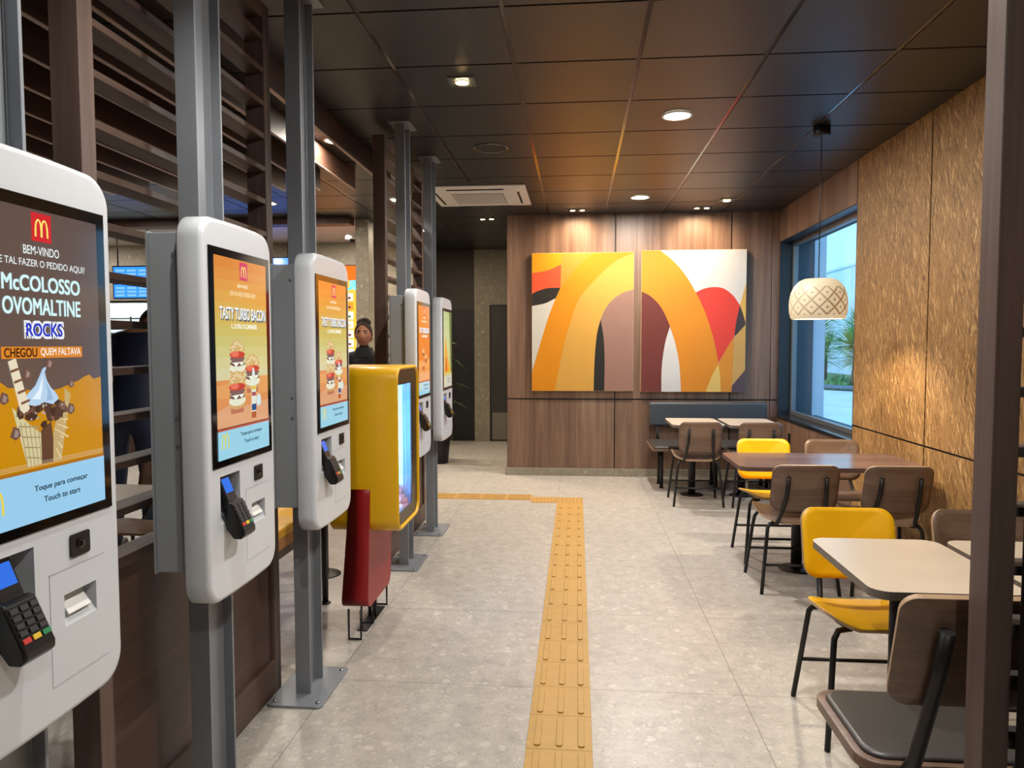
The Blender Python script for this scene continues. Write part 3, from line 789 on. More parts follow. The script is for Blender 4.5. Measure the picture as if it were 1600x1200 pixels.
def make_kiosk(label, yc, kind, group='self-service ordering kiosks in a row'):
    t = thing('ordering_kiosk', label, 'kiosk', (-1.03, yc, 0), group=group)
    s = bpy.data.objects.new('shell', SHELL); C.objects.link(s); s.parent = t
    # cabinet behind, wrapping the post
    c = MB().box(-.180, -.0765, -.190, .190, .856, 1.832).build('cabinet', m_cab, parent=t, bevel=.003)
    MB().box(-.186, -.1805, -.192, .192, .852, 1.836).build('cabinet_back', m_cab, parent=c)
    for z in (1.77, 1.30, 1.22): MB().lathe([(.006, 0), (.005, .003), (.001, .004)], n=12).build('screw', m_chrome, parent=c).matrix_local = Matrix.Translation((-.105, -.190, z)) @ Matrix.Rotation(PI/2, 4, 'X')
    # glass and frame
    g = MB().box(.0002, .0035, -.200, .200, 1.157, 1.795).build('screen', m_glassblack, parent=t, bevel=.001, seg=1)
    display(kind, g)
    r = card_reader(t)
    # scanner
    sc_ = MB().prism(rrect(.064, .122, 1.079, 1.126, .005, 3), 'X', .0003, .004).build('scanner', m_blackp, parent=t)
    MB().lathe([(.012, 0), (.011, .003), (.006, .001)], n=16).build('scanner_lens', m_glassblack, parent=sc_).matrix_local = Matrix.Translation((.0035, .093, 1.104)) @ Matrix.Rotation(PI/2, 4, 'Y')
    # hairline joints of the service door
    d = MB()
    for a, b_, z0, z1 in ((.004, .0055, .836, 1.062), (.004, .172, 1.0605, 1.062), (.004, .172, .835, .8365)): d.box(.0001, .0006, a, b_, z0, z1)
    d.build('service_door', mat('joint_grey', (176, 180, 184), .6), parent=t)
    MB().prism([(-.026, .992), (-.024, .997), (-.0005, .966), (-.0025, .963)], 'Y', .058, .126).build('receipt', m_paper, parent=t)
    MB().box(-.0295, -.0285, .052, .120, .998, 1.001).build('printer_slot', m_dark, parent=t)
    # post: rolled steel section, floor to ceiling
    I = [(-.175, -.034), (-.110, -.034), (-.110, -.024), (-.142, -.024), (-.142, .116), (-.110, .116), (-.110, .126), (-.175, .126)]
    MB().prism(I, 'Z', .0105, ZC-.008).build('post', m_steel, parent=t, bevel=.001, seg=1)
    bp = MB().prism(rrect(-.262, -.025, -.144, .236, .022, 4), 'Z', 0, .0105).build('base_plate', m_steel, parent=t, bevel=.0015, seg=1)
    for px, py in ((-.05, -.11), (-.05, .20), (-.235, -.11), (-.235, .20)):
        MB().lathe([(.010, .0105), (.009, .0155), (.002, .017)], px, py, n=10).build('bolt', m_chrome, parent=bp)
    MB().box(-.215, -.070, -.065, .157, ZC-.008, ZC-.0005).build('ceiling_plate', m_steel, parent=t)
    return t
make_kiosk('nearest white ordering kiosk, its screen showing the chocolate ice-cream cone on brown', 1.316, 'cone')
make_kiosk('second white ordering kiosk from the left, its large screen showing three burgers on orange', 2.169, 'burger')
make_kiosk('third white ordering kiosk, in front of the yellow cabinet, burgers on its screen', 3.010, 'burger')
make_kiosk('fourth white ordering kiosk, just beyond the yellow cabinet, with a plain orange screen', 4.850, 'orange')
make_kiosk('farthest white ordering kiosk, with a pale green and yellow screen', 5.745, 'leaf')

# ================================================================== YELLOW TOY DISPLAY ON A RED STAND
t = thing('toy_display', 'yellow rounded display cabinet with a blue-lit window on a red stand between the kiosks', 'display cabinet', (-1.10, 3.85, 0))
out = rrect(-.25, .25, .550, 1.402, .075, 8)
# yellow body: a rounded tube along X, open to the right where the window sits
def yring(ins, x): return [(x, p[0], p[1]) for p in rrect(-.25+ins, .25-ins, .550+ins, 1.402-ins, .075-ins*.6, 8)]
mb = MB()
ringed(mb, [yring(.012, -.17), yring(0, -.158), yring(0, .188), yring(.003, .196), yring(.010, .200), yring(.018, .197), yring(.020, .185)], 0, True, False)
body = mb.build('body', m_yellowcab, parent=t)
mb = MB()
# black front panel with window opening (frame of four strips inside a rounded outline)
wy0, wy1, wz0, wz1 = -.215, .095, .640, 1.305
bm = bmesh.new()
o_ = [bm.verts.new((.187, p[0], p[1])) for p in rrect(-.25+.0205, .25-.0205, .5705, 1.3815, .062, 8)]
q_ = [bm.verts.new((.187, a, b_)) for a, b_ in ((wy0, wz0), (wy1, wz0), (wy1, wz1), (wy0, wz1))]
for k in range(len(o_)): bm.edges.new((o_[k], o_[(k+1) % len(o_)]))
for k in range(4): bm.edges.new((q_[k], q_[(k+1) % 4]))
bmesh.ops.triangle_fill(bm, use_beauty=True, edges=bm.edges[:])
bmesh.ops.recalc_face_normals(bm, faces=bm.faces[:])
ext = bmesh.ops.extrude_face_region(bm, geom=bm.faces[:])
bmesh.ops.translate(bm, verts=[v for v in ext['geom'] if isinstance(v, bmesh.types.BMVert)], vec=(-.004, 0, 0))
bmesh.ops.recalc_face_normals(bm, faces=bm.faces[:])
me = bpy.data.meshes.new('front_panel'); bm.to_mesh(me); bm.free(); me.materials.append(m_blackp)
fp = bpy.data.objects.new('front_panel', me); C.objects.link(fp); fp.parent = t
MB().box(.184, .1855, wy0+.001, wy1-.001, wz0+.001, wz1-.001).build('window_glass', m_vglass, parent=fp)
m_inner = mat('vitrine_blue', (120, 178, 236), .35, noise=.05)
mb = MB()
ax0 = -.06
mb.box(ax0-.004, ax0, wy0-.006, .225, wz0-.03, wz1+.02).box(ax0, .182, wy0-.010, wy0-.006, wz0-.03, wz1+.02).box(ax0, .182, .221, .225, wz0-.03, wz1+.02)
mb.box(ax0, .182, wy0-.006, .221, wz1+.016, wz1+.02).box(ax0, .182, wy0-.006, .221, wz0-.034, wz0-.03)
inn = mb.build('interior', m_inner, parent=t)
mb = MB(); mb.box(.060, .112, .217, .2209, wz0+.06, wz1-.005, 0)
mb.build('light_strip_backing', m_white, parent=inn)
mb = MB()
for k in range(44): mb.box(.064, .108, .2135, .2168, wz0+.075+k*.0133, wz0+.0815+k*.0133)
mb.build('light_strip', mat('led_cyan', (160, 240, 255), .3, emis=(150, 235, 255), estr=3), parent=inn)
mb = MB()
mb.tube([(.150, .12, wz1+.01), (.148, .14, 1.1), (.150, .13, .80), (.145, .12, wz0)], .003, 6)
mb.build('cable', m_grey, parent=inn)
l = bpy.data.lights.new('vitrine_lamp', 'AREA'); l.shape = 'RECTANGLE'; l.size = .16; l.size_y = .6; l.energy = 7; l.color = (.30, .62, 1)
lo = bpy.data.objects.new('vitrine_lamp', l); C.objects.link(lo); lo.parent = inn; lo.location = (.06, wy0+.01, 1.0); lo.rotation_euler = (PI/2, 0, 0)
for k, (x, y, z, r, c) in enumerate(((.10, .15, wz0+.025, .045, (222, 150, 160)), (.13, .0, wz0+.015, .035, (236, 196, 196)), (.01, .17, wz0+.015, .035, (240, 214, 160)), (.15, .085, wz0+.010, .030, (206, 120, 130)))):
    o = thing('plush_toy', 'small %s plush toy lying at the bottom of the blue-lit cabinet' % ['pink', 'pale rose', 'cream', 'dark pink'][k], 'toy', (-1.10+x, 3.85+y, z-.055))
    m_t = mat('plush_%d' % k, c, .9)
    MB().ell((0, 0, r*.8+.001), (r, r*.9, r*.8), 0, 12, 8).build('body', m_t, parent=o)
    MB().ell((0, -r*.2, r*1.75), (r*.6, r*.55, r*.55), 0, 12, 8).ell((r*.45, -r*.1, r*2.2), (r*.2, r*.12, r*.25), 0, 8, 6).ell((-r*.45, -r*.1, r*2.2), (r*.2, r*.12, r*.25), 0, 8, 6).build('head', m_t, parent=o)
# red stand
mb = MB()
n_ = 8
prof = rrect(-.262, .20, .155, .800, .06, n_)
def rx(z, side): k_ = (z-.155)/.645; return (-.105+.055*k_) if side == 0 else (.032+.018*k_)
o0 = len(mb.v)
ring = [[(rx(p[1], 0)+.006, p[0]*.985, p[1]) for p in prof], [(rx(p[1], 0), p[0], p[1]) for p in prof], [(rx(p[1], 1), p[0], p[1]) for p in prof], [(rx(p[1], 1)+.004, p[0]*.985, p[1]) for p in prof]]
ringed(mb, ring)
mb.build('red_stand', m_red, parent=t)
st = MB()
for y in (-.272, -.05, .235):
    st.tube([(-.062, y, .16), (-.062, y, .006), (.002, y, .006), (.002, y, .16)], .0065, 8)
for x in (-.045, -.015): st.tube([(x, .05, .16), (x, .05, .005)], .010, 8)
st.box(-.055, .0, -.16, .20, .0, .006)
st.build('wire_foot', m_black, parent=t)

# ================================================================== CHAIRS
def plate(mb, outline, fn, thick, mt=0, mbm=0, me_=0, rings=(1, .82, .62, .4, .2)):
    """a thin curved board: outline scaled inwards in rings, fn maps (u,v)->(point, normal)"""
    n = len(outline); cx = sum(p[0] for p in outline)/n; cy = sum(p[1] for p in outline)/n
    top, bot = [], []
    for s in rings:
        for (u, v) in outline:
            uu, vv = cx+(u-cx)*s, cy+(v-cy)*s
            p, nn = fn(uu, vv); p = Vector(p); nn = Vector(nn).normalized()
            top.append(tuple(p+nn*thick/2)); bot.append(tuple(p-nn*thick/2))
    p, nn = fn(cx, cy); p = Vector(p); nn = Vector(nn).normalized()
    o = len(mb.v); T = len(top)
    mb.v += top; mb.v.append(tuple(p+nn*thick/2)); ob = len(mb.v); mb.v += bot; mb.v.append(tuple(p-nn*thick/2))
    def F(f, m, sm=True): mb.f.append(f); mb.m.append(m); mb.sm.append(sm)
    R = len(rings)
    for i in range(R-1):
        for k in range(n):
            a, b_, c, d = i*n+k, i*n+(k+1) % n, (i+1)*n+(k+1) % n, (i+1)*n+k
            F([o+a, o+b_, o+c, o+d], mt); F([ob+d, ob+c, ob+b_, ob+a], mbm)
    for k in range(n):
        a, b_ = (R-1)*n+k, (R-1)*n+(k+1) % n
        F([o+a, o+b_, o+T], mt); F([ob+T, ob+b_, ob+a], mbm)
        F([ob+k, ob+(k+1) % n, o+(k+1) % n, o+k], me_, False)
    return mb
def make_chair(label, loc, rz, colour='walnut', kind='plain', name='dining_chair', group=None):
    t = thing(name, label, 'chair', (loc[0], loc[1], 0), rz, group)
    top = m_yellow if colour == 'yellow' else m_chair
    dz = .125 if kind == 'padded' else 0
    # seat
    if kind == 'plain':
        def fs(u, v):
            z = .448 + .022*(v/.2) + .030*(u/.215)**2 - (1.9*max(0, v-.13)**2 + .25*max(0, v-.13))*(1-.5*(u/.215)**2)
            return (u, v, z), (-.28*u/.215, -.1 + (.5 if v > .15 else 0), 1)
        o_ = rrect(-.215, .215, -.195, .205, [.12, .12, .10, .10], 7)
        mb = MB(); plate(mb, o_, fs, .012, 0, 0, 1, (1, .94, .85, .72, .55, .35, .15)); s = mb.build('seat', [top, m_chair_edge], parent=t)
    else:
        def fs(u, v): return (u, v, .450), (0, 0, 1)
        o_ = rrect(-.238, .238, -.195, .205, .07, 7)
        mb = MB(); plate(mb, o_, fs, .030, 0, 0, 0, (1, .8, .5, .2)); s = mb.build('seat', [m_chair], parent=t, bevel=.004)
        ci = MB(); ringed(ci, [[(p[0], p[1], z) for p in rrect(-.216+i, .216-i, -.175+i, .183-i, .055, 7)] for i, z in ((0, .4655), (0, .471), (.003, .475), (.012, .478))]); ci.build('seat_cushion', m_cushion, parent=t)
    # backrest: one curved board, leaning back
    z0, z1 = .515+dz, .805+dz
    def fb(u, v):
        k = (v-z0)/(z1-z0)
        y = -.245 - .075*k + .035*(u/.193)**2
        return (u, y, v), (-.3*u/.193, 1, .22)
    mb = MB(); plate(mb, rrect(-.193, .193, z0, z1, [.065, .065, .055, .055] if kind == 'plain' else .042, 7), fb, .022 if kind == 'padded' else .012, 0, 0, 1, (1, .85, .65, .4, .15))
    # the ring order faces away: keep both faces the same colour
    mb.build('backrest', [top, m_chair_edge], parent=t, bevel=.003 if kind == 'padded' else 0)
    r = .0115 if kind == 'plain' else .0165
    pl = kind == 'plain'
    for sx in (-1, 1):
        yo = -.018 if kind == 'plain' else -.030
        MB().tube([(sx*.108, -.300+yo, .735+dz), (sx*.112, -.275+yo, .62+dz), (sx*.125, -.225, .49), (sx*.135, -.185, .432), (sx*.150, -.150, .422), (sx*.172, -.150, .416)], [r*1.05]*6, 10).build('back_support', m_black, parent=t)
        MB().tube([(sx*.130, -.150, .420), (sx*.172, -.155, .418), (sx*.186, -.164, .395), (sx*.228, -.215, .002)] if pl else [(sx*.110, -.150, .420), (sx*.150, -.155, .418), (sx*.158, -.164, .395), (sx*.175, -.195, .002)], [.0115, .0115, .0115, .011], 10).build('leg', m_black, parent=t)
        MB().tube([(sx*.120, .120, .432), (sx*.170, .135, .428), (sx*.188, .146, .400), (sx*.198, .165, .33), (sx*.228, .215, .002)] if pl else [(sx*.090, .080, .430), (sx*.100, .10, .425), (sx*.105, .11, .400), (sx*.108, .12, .33), (sx*.115, .13, .002)], [.0115]*4+[.011], 10).build('leg', m_black, parent=t)
        MB().tube([(sx*.130, -.152, .420), (sx*.125, .0, .414), (sx*(.120 if pl else .09), .122 if pl else .082, .428)], .009, 8).build('seat_rail', m_black, parent=t)
    if pl: MB().tube([(-.2105, .1905, .175), (.2105, .1905, .175)], r*.75, 8).build('stretcher', m_black, parent=t)
    else: MB().tube([(-.112, .125, .175), (.112, .125, .175)], .0085, 8).build('stretcher', m_black, parent=t)
    MB().tube([(-.2085 if pl else -.167, -.191 if pl else -.181, .175), (.2085 if pl else .167, -.191 if pl else -.181, .175)], .0085, 8).build('stretcher', m_black, parent=t)
    return t
make_chair('walnut-brown chair with black legs at the left white table by the far bench', (1.13, 7.03), 0)
make_chair('walnut-brown chair with black legs at the right white table by the far bench', (1.665, 7.03), 0)
make_chair('bright yellow chair behind the long dark wooden table, facing the camera', (1.385, 5.27), PI, 'yellow')
make_chair('walnut-brown chair behind the long dark wooden table, next to the far yellow chair', (1.88, 5.27), PI)
make_chair('walnut-brown chair in front of the dark wooden table, seen from behind, nearer to the aisle', (1.345, 4.665), 0)
make_chair('walnut-brown chair in front of the dark wooden table, nearer to the board wall', (1.87, 4.665), 0)
make_chair('bright yellow chair at the nearest white table, facing the camera', (1.160, 2.94), PI, 'yellow')
make_chair('walnut-brown chair beside the nearest yellow chair, partly hidden by the right post', (1.70, 2.94), PI)
make_chair('near brown chair with a dark padded seat at the lower right corner, seen from behind', (.950, 2.035), 0, kind='padded')

def table(name, label, x0, x1, y0, y1, top, edge, px=None, py=None, z=.75):
    cx = (x0+x1)/2 if px is None else px; cy = (y0+y1)/2 if py is None else py
    t = thing(name, label, 'table', (cx, cy, 0))
    mb = MB(); mb.prism(rrect(x0-cx, x1-cx, y0-cy, y1-cy, .06, 7), 'Z', z-.027, z, 1, 1)
    mb.m[-1] = 0; mb.build('tabletop', [top, edge], parent=t)
    MB().tube([(0, 0, .008), (0, 0, z-.0275)], .036, 20).build('pedestal', m_black, parent=t)
    MB().lathe([(.115, 0), (.115, .004), (.108, .008), (.0, .009)], n=32).build('base_disc', m_black, parent=t)
    MB().box(-.14, .14, -.02, .02, z-.036, z-.0275).box(-.02, .02, -.14, .14, z-.036, z-.0275).build('top_bracket', m_black, parent=t)
    return t
table('cafe_table', 'small white table at the far bench, left of the pair', .905, 1.395, 6.95, 7.63, m_tabletop, m_tableedge, 1.154, 7.40)
table('cafe_table', 'small white table at the far bench, right of the pair', 1.435, 1.925, 6.95, 7.63, m_tabletop, m_tableedge, 1.64, 7.40)
table('dining_table', 'long dark walnut table with chairs on both sides under the pendant lamp', 1.015, 2.165, 4.60, 5.23, m_tabledark, m_tabledark, 1.475, 4.985)
table('cafe_table', 'nearest small white table, between the yellow chair and the padded chair', .915, 1.385, 2.30, 2.935, m_tabletop, m_tableedge, 1.125, 2.60)
table('cafe_table', 'white table partly hidden behind the right wooden post, beside the nearest white table', 1.415, 1.885, 2.30, 2.935, m_tabletop, m_tableedge, 1.65, 2.60)

# bench against the end wall
t = thing('bench', 'dark blue-grey upholstered bench with padded back against the panelled end wall', 'bench', (1.45, 7.9, 0))
mb = MB(); mb.prism(rrect(-.650, .650, .590, .875, .035, 5), 'Y', .375, .395); b1 = mb.build('back_frame', m_chair, parent=t, bevel=.002)
mb = MB(); ringed(mb, [[(p[0], y, p[1]) for p in rrect(-.638+i, .638-i, .602+i, .863-i, .028, 5)][::-1] for i, y in ((0, .3745), (0, .345), (.006, .333), (.02, .328))][::1]); mb.build('back_cushion', m_bench, parent=t)
mb = MB(); mb.prism(rrect(-.680, .655, -.37, .30, .04, 5), 'Z', .412, .437); mb.build('seat_board', m_chair, parent=t, bevel=.002)
mb = MB(); ringed(mb, [[(p[0], p[1], z) for p in rrect(-.660+i, .640-i, -.345+i, .285-i, .03, 5)] for i, z in ((0, .4375), (0, .448), (.005, .456), (.02, .460))]); mb.build('seat_cushion', m_cushion, parent=t)
for x in (-.56, .0, .52):
    for y in (-.18, .06):
        MB().tube([(x, y, .004), (x, y, .4115)], .019, 14).lathe([(.030, 0), (.030, .004), (.02, .008)], x, y, 16).build('leg', m_black, parent=t)
for x in (-.55, .50):
    MB().tube([(x, .27, .4375), (x, .30, .52), (x, .36, .60), (x, .368, .70)], .016, 10).build('back_bracket', m_black, parent=t)

# ================================================================== WALL ART
art = {}
def canvas(label, x0, x1, z0, z1, layers, edge):
    t = thing('wall_painting', label, 'painting', ((x0+x1)/2, YB-.001, (z0+z1)/2))
    w, h = x1-x0, z1-z0
    MB().box(-w/2, w/2, -.055, -.010, -h/2, h/2).build('canvas', edge, parent=t, bevel=.002, seg=1)
    MB().box(-w/2+.1, w/2-.1, -.0099, 0, -h/2+.1, h/2-.1).build('hanging_frame', m_dark, parent=t)
    mats = []; mb = MB()
    for i, (c, pts) in enumerate(layers):
        m = mat('paint_%d_%d_%d' % c, tuple(v*.89 for v in c), .65, noise=.02, nscale=6, spec=.3)
        if m not in mats: mats.append(m)
        y = -.0556-.0003*i
        # clip to the canvas
        pts = [(min(1, max(0, p[0])), min(1, max(0, p[1]))) for p in pts]
        pr = [((p[0]-.5)*w*.997, (.5-p[1])*h*.997) for p in pts]
        area = sum(pr[k][0]*pr[(k+1) % len(pr)][1]-pr[(k+1) % len(pr)][0]*pr[k][1] for k in range(len(pr)))
        if area < 0: pr = pr[::-1]
        mb.flat(pr, lambda u, v: (u, y, v), mats.index(m))
    mb.build('print', mats, parent=t)
def sm(pts, n=6):
    """Catmull-Rom through the points, open"""
    out = []
    P = [Vector(p) for p in pts]; P = [P[0]*2-P[1]] + P + [P[-1]*2-P[-2]]
    for i in range(1, len(P)-2):
        for k in range(n):
            s = k/n; a, b_, c, d = P[i-1], P[i], P[i+1], P[i+2]
            out.append(tuple(.5*((2*b_)+(c-a)*s+(2*a-5*b_+4*c-d)*s*s+(3*b_-a-3*c+d)*s**3)))
    out.append(tuple(P[-2])); return out
def nA(pts, x0=36, x1=843, y0=60, y1=1150): return [((x-x0)/(x1-x0), (y-y0)/(y1-y0)) for x, y in pts]
# left canvas; curves read off the photograph in the canvas's own proportions
o1 = sm(nA([(535, 60), (400, 170), (270, 330), (180, 530), (110, 750), (36, 1000)]))       # outer edge of the orange band
o2 = sm(nA([(843, 65), (700, 130), (560, 250), (415, 420), (345, 600), (290, 800), (218, 1150)]))  # orange / yellow
o3 = sm(nA([(843, 350), (740, 385), (650, 460), (590, 570), (555, 710), (538, 900), (530, 1150)]))  # yellow / mauve
L1 = [((222, 152, 58), [(0, 0), (1, 0), (1, 1), (0, 1)]),
      ((238, 166, 18), nA([(36, 60), (270, 60), (268, 155)]) + sm(nA([(268, 155), (160, 195), (36, 215)]))),
      ((240, 92, 52), sm(nA([(36, 215), (160, 195), (270, 150)])) + nA([(264, 335)]) + sm(nA([(264, 332), (160, 335), (80, 358), (36, 380)]))),
      ((46, 42, 36), sm(nA([(36, 380), (80, 358), (160, 335), (264, 332)])) + nA([(225, 420)]) + sm(nA([(225, 420), (140, 455), (36, 475)]))),
      ((226, 220, 208), sm(nA([(36, 475), (140, 455), (225, 415)])) + nA([(200, 600), (36, 1010)])),
      ((238, 150, 20), o1 + [(0, 1), (1, 1), (1, 0)]),
      ((228, 172, 76), o2 + [(1, 1), (1, .005)]),
      ((164, 124, 108), o3 + [(1, 1)]),
      ((44, 40, 36), sm(nA([(584, 583), (556, 700), (538, 900), (532, 1150)])) + sm(nA([(616, 1150), (618, 900), (608, 720), (584, 583)])))]
canvas('left of two abstract wall paintings, orange and yellow arches with a mauve field', -.513, .633, .982, 2.545, L1, m_canvas)
def nB(pts): return nA(pts, 30, 868, 42, 1157)
p1 = sm(nB([(180, 42), (290, 130), (385, 240), (465, 370), (540, 520), (600, 690), (640, 850), (656, 940), (672, 1050), (676, 1157)]))  # outer edge of orange
p2 = sm(nB([(30, 362), (110, 405), (190, 490), (255, 620), (305, 770), (340, 940), (357, 1157)]))     # inner edge
L2 = [((232, 228, 220), [(0, 0), (1, 0), (1, 1), (0, 1)]),
      ((232, 184, 96), nB([(868, 300), (868, 620), (820, 470)])),
      ((70, 60, 62), nB([(820, 475), (845, 540), (866, 612), (868, 640), (780, 720), (790, 600)])),
      ((232, 72, 60), sm(nB([(465, 375), (530, 345), (610, 332), (690, 345), (765, 400), (820, 475)])) + sm(nB([(820, 475), (795, 590), (778, 720)])) + sm(nB([(778, 720), (710, 830), (655, 930)])) + nB([(580, 640)])),
      ((214, 168, 96), nB([(868, 625), (780, 725), (762, 1157), (765, 1110), (868, 990)])),
      ((92, 76, 84), nB([(868, 985), (765, 1108), (762, 1157), (868, 1157)])),
      ((230, 150, 52), sm(nB([(655, 935), (710, 830), (778, 722)])) + nB([(762, 1157), (560, 1157)])),
      ((232, 146, 42), p1 + p2[::-1] + [(0, 0)]),
      ((240, 200, 110), sm(nB([(556, 1157), (600, 1040), (655, 935)])) + sm(nB([(655, 935), (670, 1040), (676, 1157)]))),
      ((118, 56, 50), p2 + nB([(30, 1157)])),
      ((226, 222, 218), sm(nB([(262, 640), (225, 770), (200, 950), (197, 1157)])) + nB([(357, 1157)]) + sm(nB([(357, 1157), (340, 940), (305, 770), (262, 640)])))]
canvas('right of two abstract wall paintings, orange arch over maroon with a red leaf shape', .718, 1.868, .976, 2.560, L2, m_canvas)

# ================================================================== CEILING FIXTURES
def downlight(label, x, y, r=.085, power=50, temp=(1, .955, .89), group='round ceiling downlights'):
    t = thing('round_downlight', label, 'ceiling light', (x, y, ZC), 0, group)
    MB().lathe([(r+.014, -.0005), (r+.014, -.007), (r, -.009), (r-.002, -.004)], n=36, cap=False).build('trim_ring', m_acw, parent=t)
    MB().lathe([(.0005, -.003), (r-.002, -.003)], n=32).build('diffuser', mat('led_diffuser', (240, 236, 226), .4, emis=(255, 250, 238), estr=6.0), parent=t)
    l = bpy.data.lights.new('downlight_lamp', 'AREA'); l.shape = 'DISK'; l.size = r*2; l.energy = power; l.color = temp; l.spread = PI
    lo = bpy.data.objects.new('downlight_lamp', l); C.objects.link(lo); lo.parent = t; lo.location = (0, 0, -.012)
    return t
def spotbox(label, x, y, n, power=24, temp=(1, .78, .52), tilt=0, group=None, size=80, blend=.6):
    w = .062*n + (.05 if n > 1 else .0)
    t = thing('recessed_spotlight', label, 'ceiling light', (x, y, ZC), 0, group)
    hx, hy = (.075 if n == 1 else .12), .075 if n == 1 else .06
    mb = MB(); mb.box(-hx, hx, -hy, -hy+.008, -.006, -.0004).box(-hx, hx, hy-.008, hy, -.006, -.0004).box(-hx, -hx+.008, -hy+.008, hy-.008, -.006, -.0004).box(hx-.008, hx, -hy+.008, hy-.008, -.006, -.0004)
    mb.build('trim_frame', m_alu, parent=t)
    MB().box(-hx+.009, hx-.009, -hy+.009, hy-.009, -.002, -.0006).build('reflector', m_alu if n == 1 else m_dark, parent=t)
    for k in range(n):
        cx = (k-(n-1)/2)*.105
        b_ = MB().lathe([(.036, -.0022), (.034, -.008), (.026, -.010)], cx, 0, n=20, cap=False).build('bulb_ring', m_chrome, parent=t)
        MB().lathe([(.0005, -.0105), (.026 if n > 1 else .036, -.0105)], cx, 0, n=20).build('bulb', mat('led_warm', (250, 236, 206), .4, emis=(255, 240, 206), estr=7.0), parent=t)
        l = bpy.data.lights.new('spot_lamp', 'SPOT'); l.energy = power; l.color = temp; l.spot_size = math.radians(size); l.spot_blend = blend; l.shadow_soft_size = .03
        lo = bpy.data.objects.new('spot_lamp', l); C.objects.link(lo); lo.parent = t; lo.location = (cx, 0, -.02); lo.rotation_euler = (tilt, 0, 0)
    return t
downlight('larger round white downlight in the dark ceiling, nearer of the two lit ones', .637, 4.846)
downlight('round white downlight in the dark ceiling, the farther one near the panelled wall', .624, 7.467)
downlight('round ceiling downlight added for fill over the nearest tables, above the camera', .63, 2.22, power=42)  # unseen; added for fill at the spacing of the visible downlights
downlight('round ceiling downlight added for fill behind the camera', .63, -.40, power=22)  # another unseen fill lamp, continuing the same row
spotbox('single square recessed spotlight over the ordering kiosks', -.644, 4.118, 1, 60, (1, .92, .82), 0, size=120)
spotbox('twin recessed spotlight in front of the left painting', .0, 8.09, 2, 34, (1, .74, .48), .14, size=166, blend=1)
spotbox('twin recessed spotlight in front of the right painting', 1.335, 8.09, 2, 34, (1, .74, .48), .14, size=166, blend=1)
spotbox('small recessed spotlight near the window corner', 1.52, 7.70, 1, 22, (1, .80, .58), 0)
spotbox('square recessed spotlight over the corridor entrance', -1.05, 8.55, 2, 50, (1, .82, .58), 0, size=120)
spotbox('square recessed spotlight added in front of the nearest kiosk', -.644, 1.55, 1, 75, (1, .95, .88), 0, size=130)  # unseen; added in line with the kiosk spotlight to brighten the near kiosks
downlight('round downlight among the baffles, behind the slatted screen', -1.86, 7.35, .07, 22, (1, .82, .6))
downlight('round downlight far back near the corridor', -1.95, 9.35, .07, 26, (1, .80, .56))
for i, (x, y) in enumerate(((-1.73, 5.2), (-3.2, 7.4), (-5.2, 7.4), (-3.2, 9.4), (-5.4, 9.4), (-7.2, 9.4))):  # first one is hidden behind a baffle, added to light the standing person's face
    downlight('round downlight added over the counter side', x, y, .08, 22 if y < 8 else 28, (1, .90, .78), 'round downlights over the counter side')
# dark round speaker
t = thing('ceiling_speaker', 'dark round ceiling speaker above the kiosk row', 'speaker', (-.646, 5.506, ZC))
MB().lathe([(.130, -.0005), (.130, -.006), (.118, -.010), (.112, -.006)], n=40, cap=False).build('rim', m_tbar, parent=t)
MB().lathe([(.0005, -.004), (.112, -.0045)], n=40).build('grille', m_dark, parent=t)
# air conditioner cassette
t = thing('air_conditioner', 'white ceiling air-conditioning cassette with a grille, left of the panelled wall', 'air conditioner', (-.955, 7.225, ZC))
ac = MB(); s_ = .475
ac.add([(-s_, -s_, -.0002), (s_, -s_, -.0002), (s_, s_, -.0002), (-s_, s_, -.0002), (-s_, -s_, -.014), (s_, -s_, -.014), (s_, s_, -.014), (-s_, s_, -.014), (-.36, -.36, -.034), (.36, -.36, -.034), (.36, .36, -.034), (-.36, .36, -.034)],
       [(0, 1, 2, 3), (0, 4, 5, 1), (1, 5, 6, 2), (2, 6, 7, 3), (3, 7, 4, 0), (4, 8, 9, 5), (5, 9, 10, 6), (6, 10, 11, 7), (7, 11, 8, 4), (8, 11, 10, 9)])
ac.build('panel', m_acw, parent=t, bevel=.004)
for rz in range(4):
    sl = MB(); sl.prism(rrect(-.27, .27, .385, .404, .009, 4), 'Z', -.0335, -.026)
    sl.build('air_slot', m_dark, parent=t, loc=(0, 0, -.0006)).rotation_euler = (0, 0, rz*PI/2)
gm = mat('ac_grille', (120, 116, 110), .5, noise=.02)
MB().box(-.25, .25, -.25, .25, -.0362, -.0345).build('grille', gm, parent=t)
gl = MB()
for k in range(24): gl.box(-.245, .245, -.243+k*.0208, -.2335+k*.0208, -.0392, -.0364)
gl.build('grille_bars', m_acw, parent=t)
MB().box(.05, .09, -.325, -.315, -.0365, -.0345).build('badge', m_grey, parent=t)
